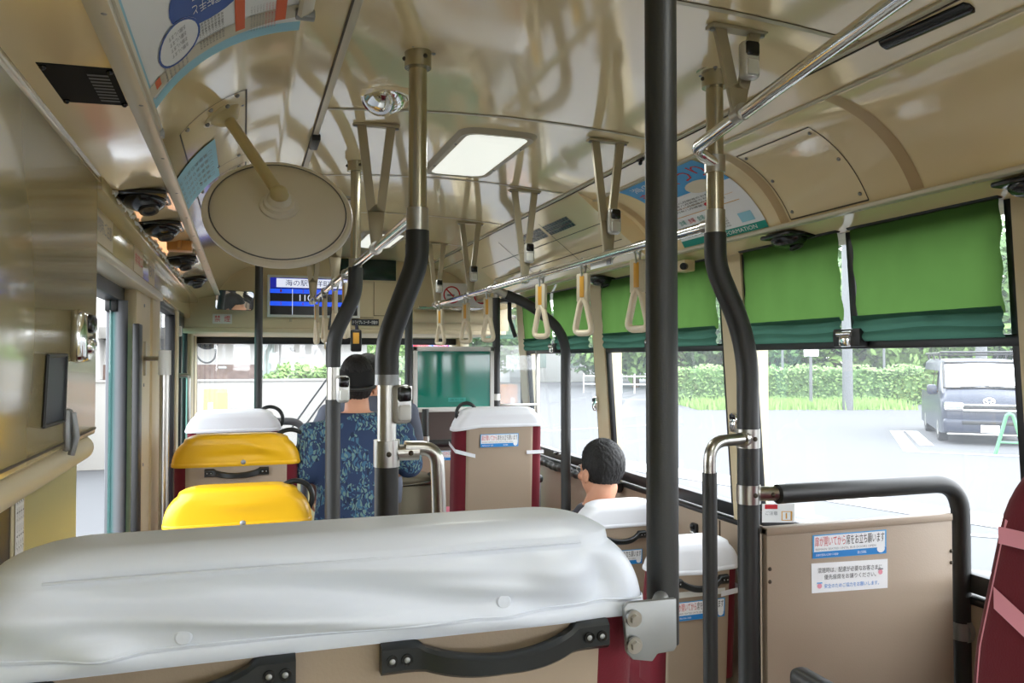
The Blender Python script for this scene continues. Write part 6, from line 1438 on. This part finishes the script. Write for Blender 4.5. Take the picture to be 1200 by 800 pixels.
for (R_, R2_) in ((.11, .072), (.045, .070), (.085, .028)): mb.ring(c+fy*.01+(Vector((0, 0, .02)) if R2_ < .03 else Vector((0, 0, 0))), R_, .010, 'chrome', u=fx, w=Vector((0, 0, 1))+fy*-.15, R2=R2_, n=28, k=8)
mb.build('emblem', t)
mb = MB(); mb.box(V(0, -.06, .42), (1.84, .20, .34), 'vanpaint', .08, RV, 4); mb.box(V(0, .035, .50), (1.1, .04, .08), 'black', .01, RV); mb.box(V(0, .02, .245), (1.7, .16, .05), 'steel', .02, RV); mb.build('bumper', t)
mb = MB(); mb.box(V(.0, .055, .37), (.36, .02, .17), 'white', .005, RV); mb.build('number_plate', t)
mb = MB()
for y_ in (-1.35, -2.2, -3.1, -4.0): mb.box(V(0, y_, 2.04), (1.66, .05, .03), 'black', .005, RV)
for s_ in (-1, 1):
    mb.tube([V(s_*.83, -1.25, 2.08), V(s_*.83, -4.3, 2.08)], .025, 'black', 8)
    for y_ in (-1.5, -2.7, -3.9): mb.tube([V(s_*.80, y_, 1.92), V(s_*.83, y_, 2.08)], .02, 'black', 8)
mb.tube([V(-.83, -1.25, 2.10), V(.83, -1.25, 2.10)], .03, 'black', 8); mb.build('roof_rack', t)
# A-frame barricade
pb = g(1184, 533); t = thing('barricade_stand', 'pale green A-frame barricade stand in front of the van', 'barricade', pb)
ux = Vector((vb.y, -vb.x, 0)).normalized(); lg = .62
mb = MB(); mb.tube(fillet([pb-ux*.26, pb-ux*.05+Vector((0, 0, .82)), pb+ux*.05+Vector((0, 0, .82)), pb+ux*.26], .08), .035, 'palegreen', 10); mb.tube([pb-ux*.18+Vector((0, 0, .25)), pb+ux*.18+Vector((0, 0, .25))], .025, 'palegreen', 8); mb.build('leg_frame', t)
mb = MB(); e = pb+ux*1.6; mb.tube(fillet([e-ux*.26, e-ux*.05+Vector((0, 0, .82)), e+ux*.05+Vector((0, 0, .82)), e+ux*.26], .08), .035, 'palegreen', 10); mb.build('leg_frame', t)
mb = MB(); mb.tube([pb+ux*.18+Vector((0, 0, .30)), e-ux*.18+Vector((0, 0, .30))], .03, 'whitewall', 8); mb.build('bar', t)
# ------------------------------------------------------------------ light
w = bpy.data.worlds.new('sky'); SC.world = w; w.use_nodes = True; N = w.node_tree.nodes; L = w.node_tree.links
bg = N['Background']; tc = N.new('ShaderNodeTexCoord'); sep = N.new('ShaderNodeSeparateXYZ'); L.new(tc.outputs['Generated'], sep.inputs[0])
rp = N.new('ShaderNodeValToRGB'); rp.color_ramp.elements[0].position = .45; rp.color_ramp.elements[0].color = (.95, .97, 1, 1); rp.color_ramp.elements[1].position = 1; rp.color_ramp.elements[1].color = (.84, .92, 1, 1)
mr = N.new('ShaderNodeMapRange'); mr.inputs[1].default_value = -1; L.new(sep.outputs['Z'], mr.inputs[0]); L.new(mr.outputs[0], rp.inputs[0]); L.new(rp.outputs[0], bg.inputs[0]); bg.inputs[1].default_value = SKY
sd = bpy.data.lights.new('sun', 'SUN'); so_ = bpy.data.objects.new('sun', sd); COL.objects.link(so_); sd.energy = SUN; sd.angle = math.radians(60); sd.color = (1, .97, .9); so_.rotation_euler = (math.radians(38), 0, math.radians(70))
vs_ = SC.view_settings; vs_.view_transform = 'Standard'; vs_.look = 'None'; vs_.gamma = 1; vs_.use_curve_mapping = False; vs_.exposure = EXPO
SC.cycles.use_denoising = True; SC.cycles.max_bounces = 10; SC.cycles.diffuse_bounces = 6; SC.cycles.glossy_bounces = 4; SC.cycles.transparent_max_bounces = 16; SC.cycles.transmission_bounces = 6; SC.cycles.sample_clamp_indirect = 8; SC.cycles.caustics_reflective = False; SC.cycles.caustics_refractive = False
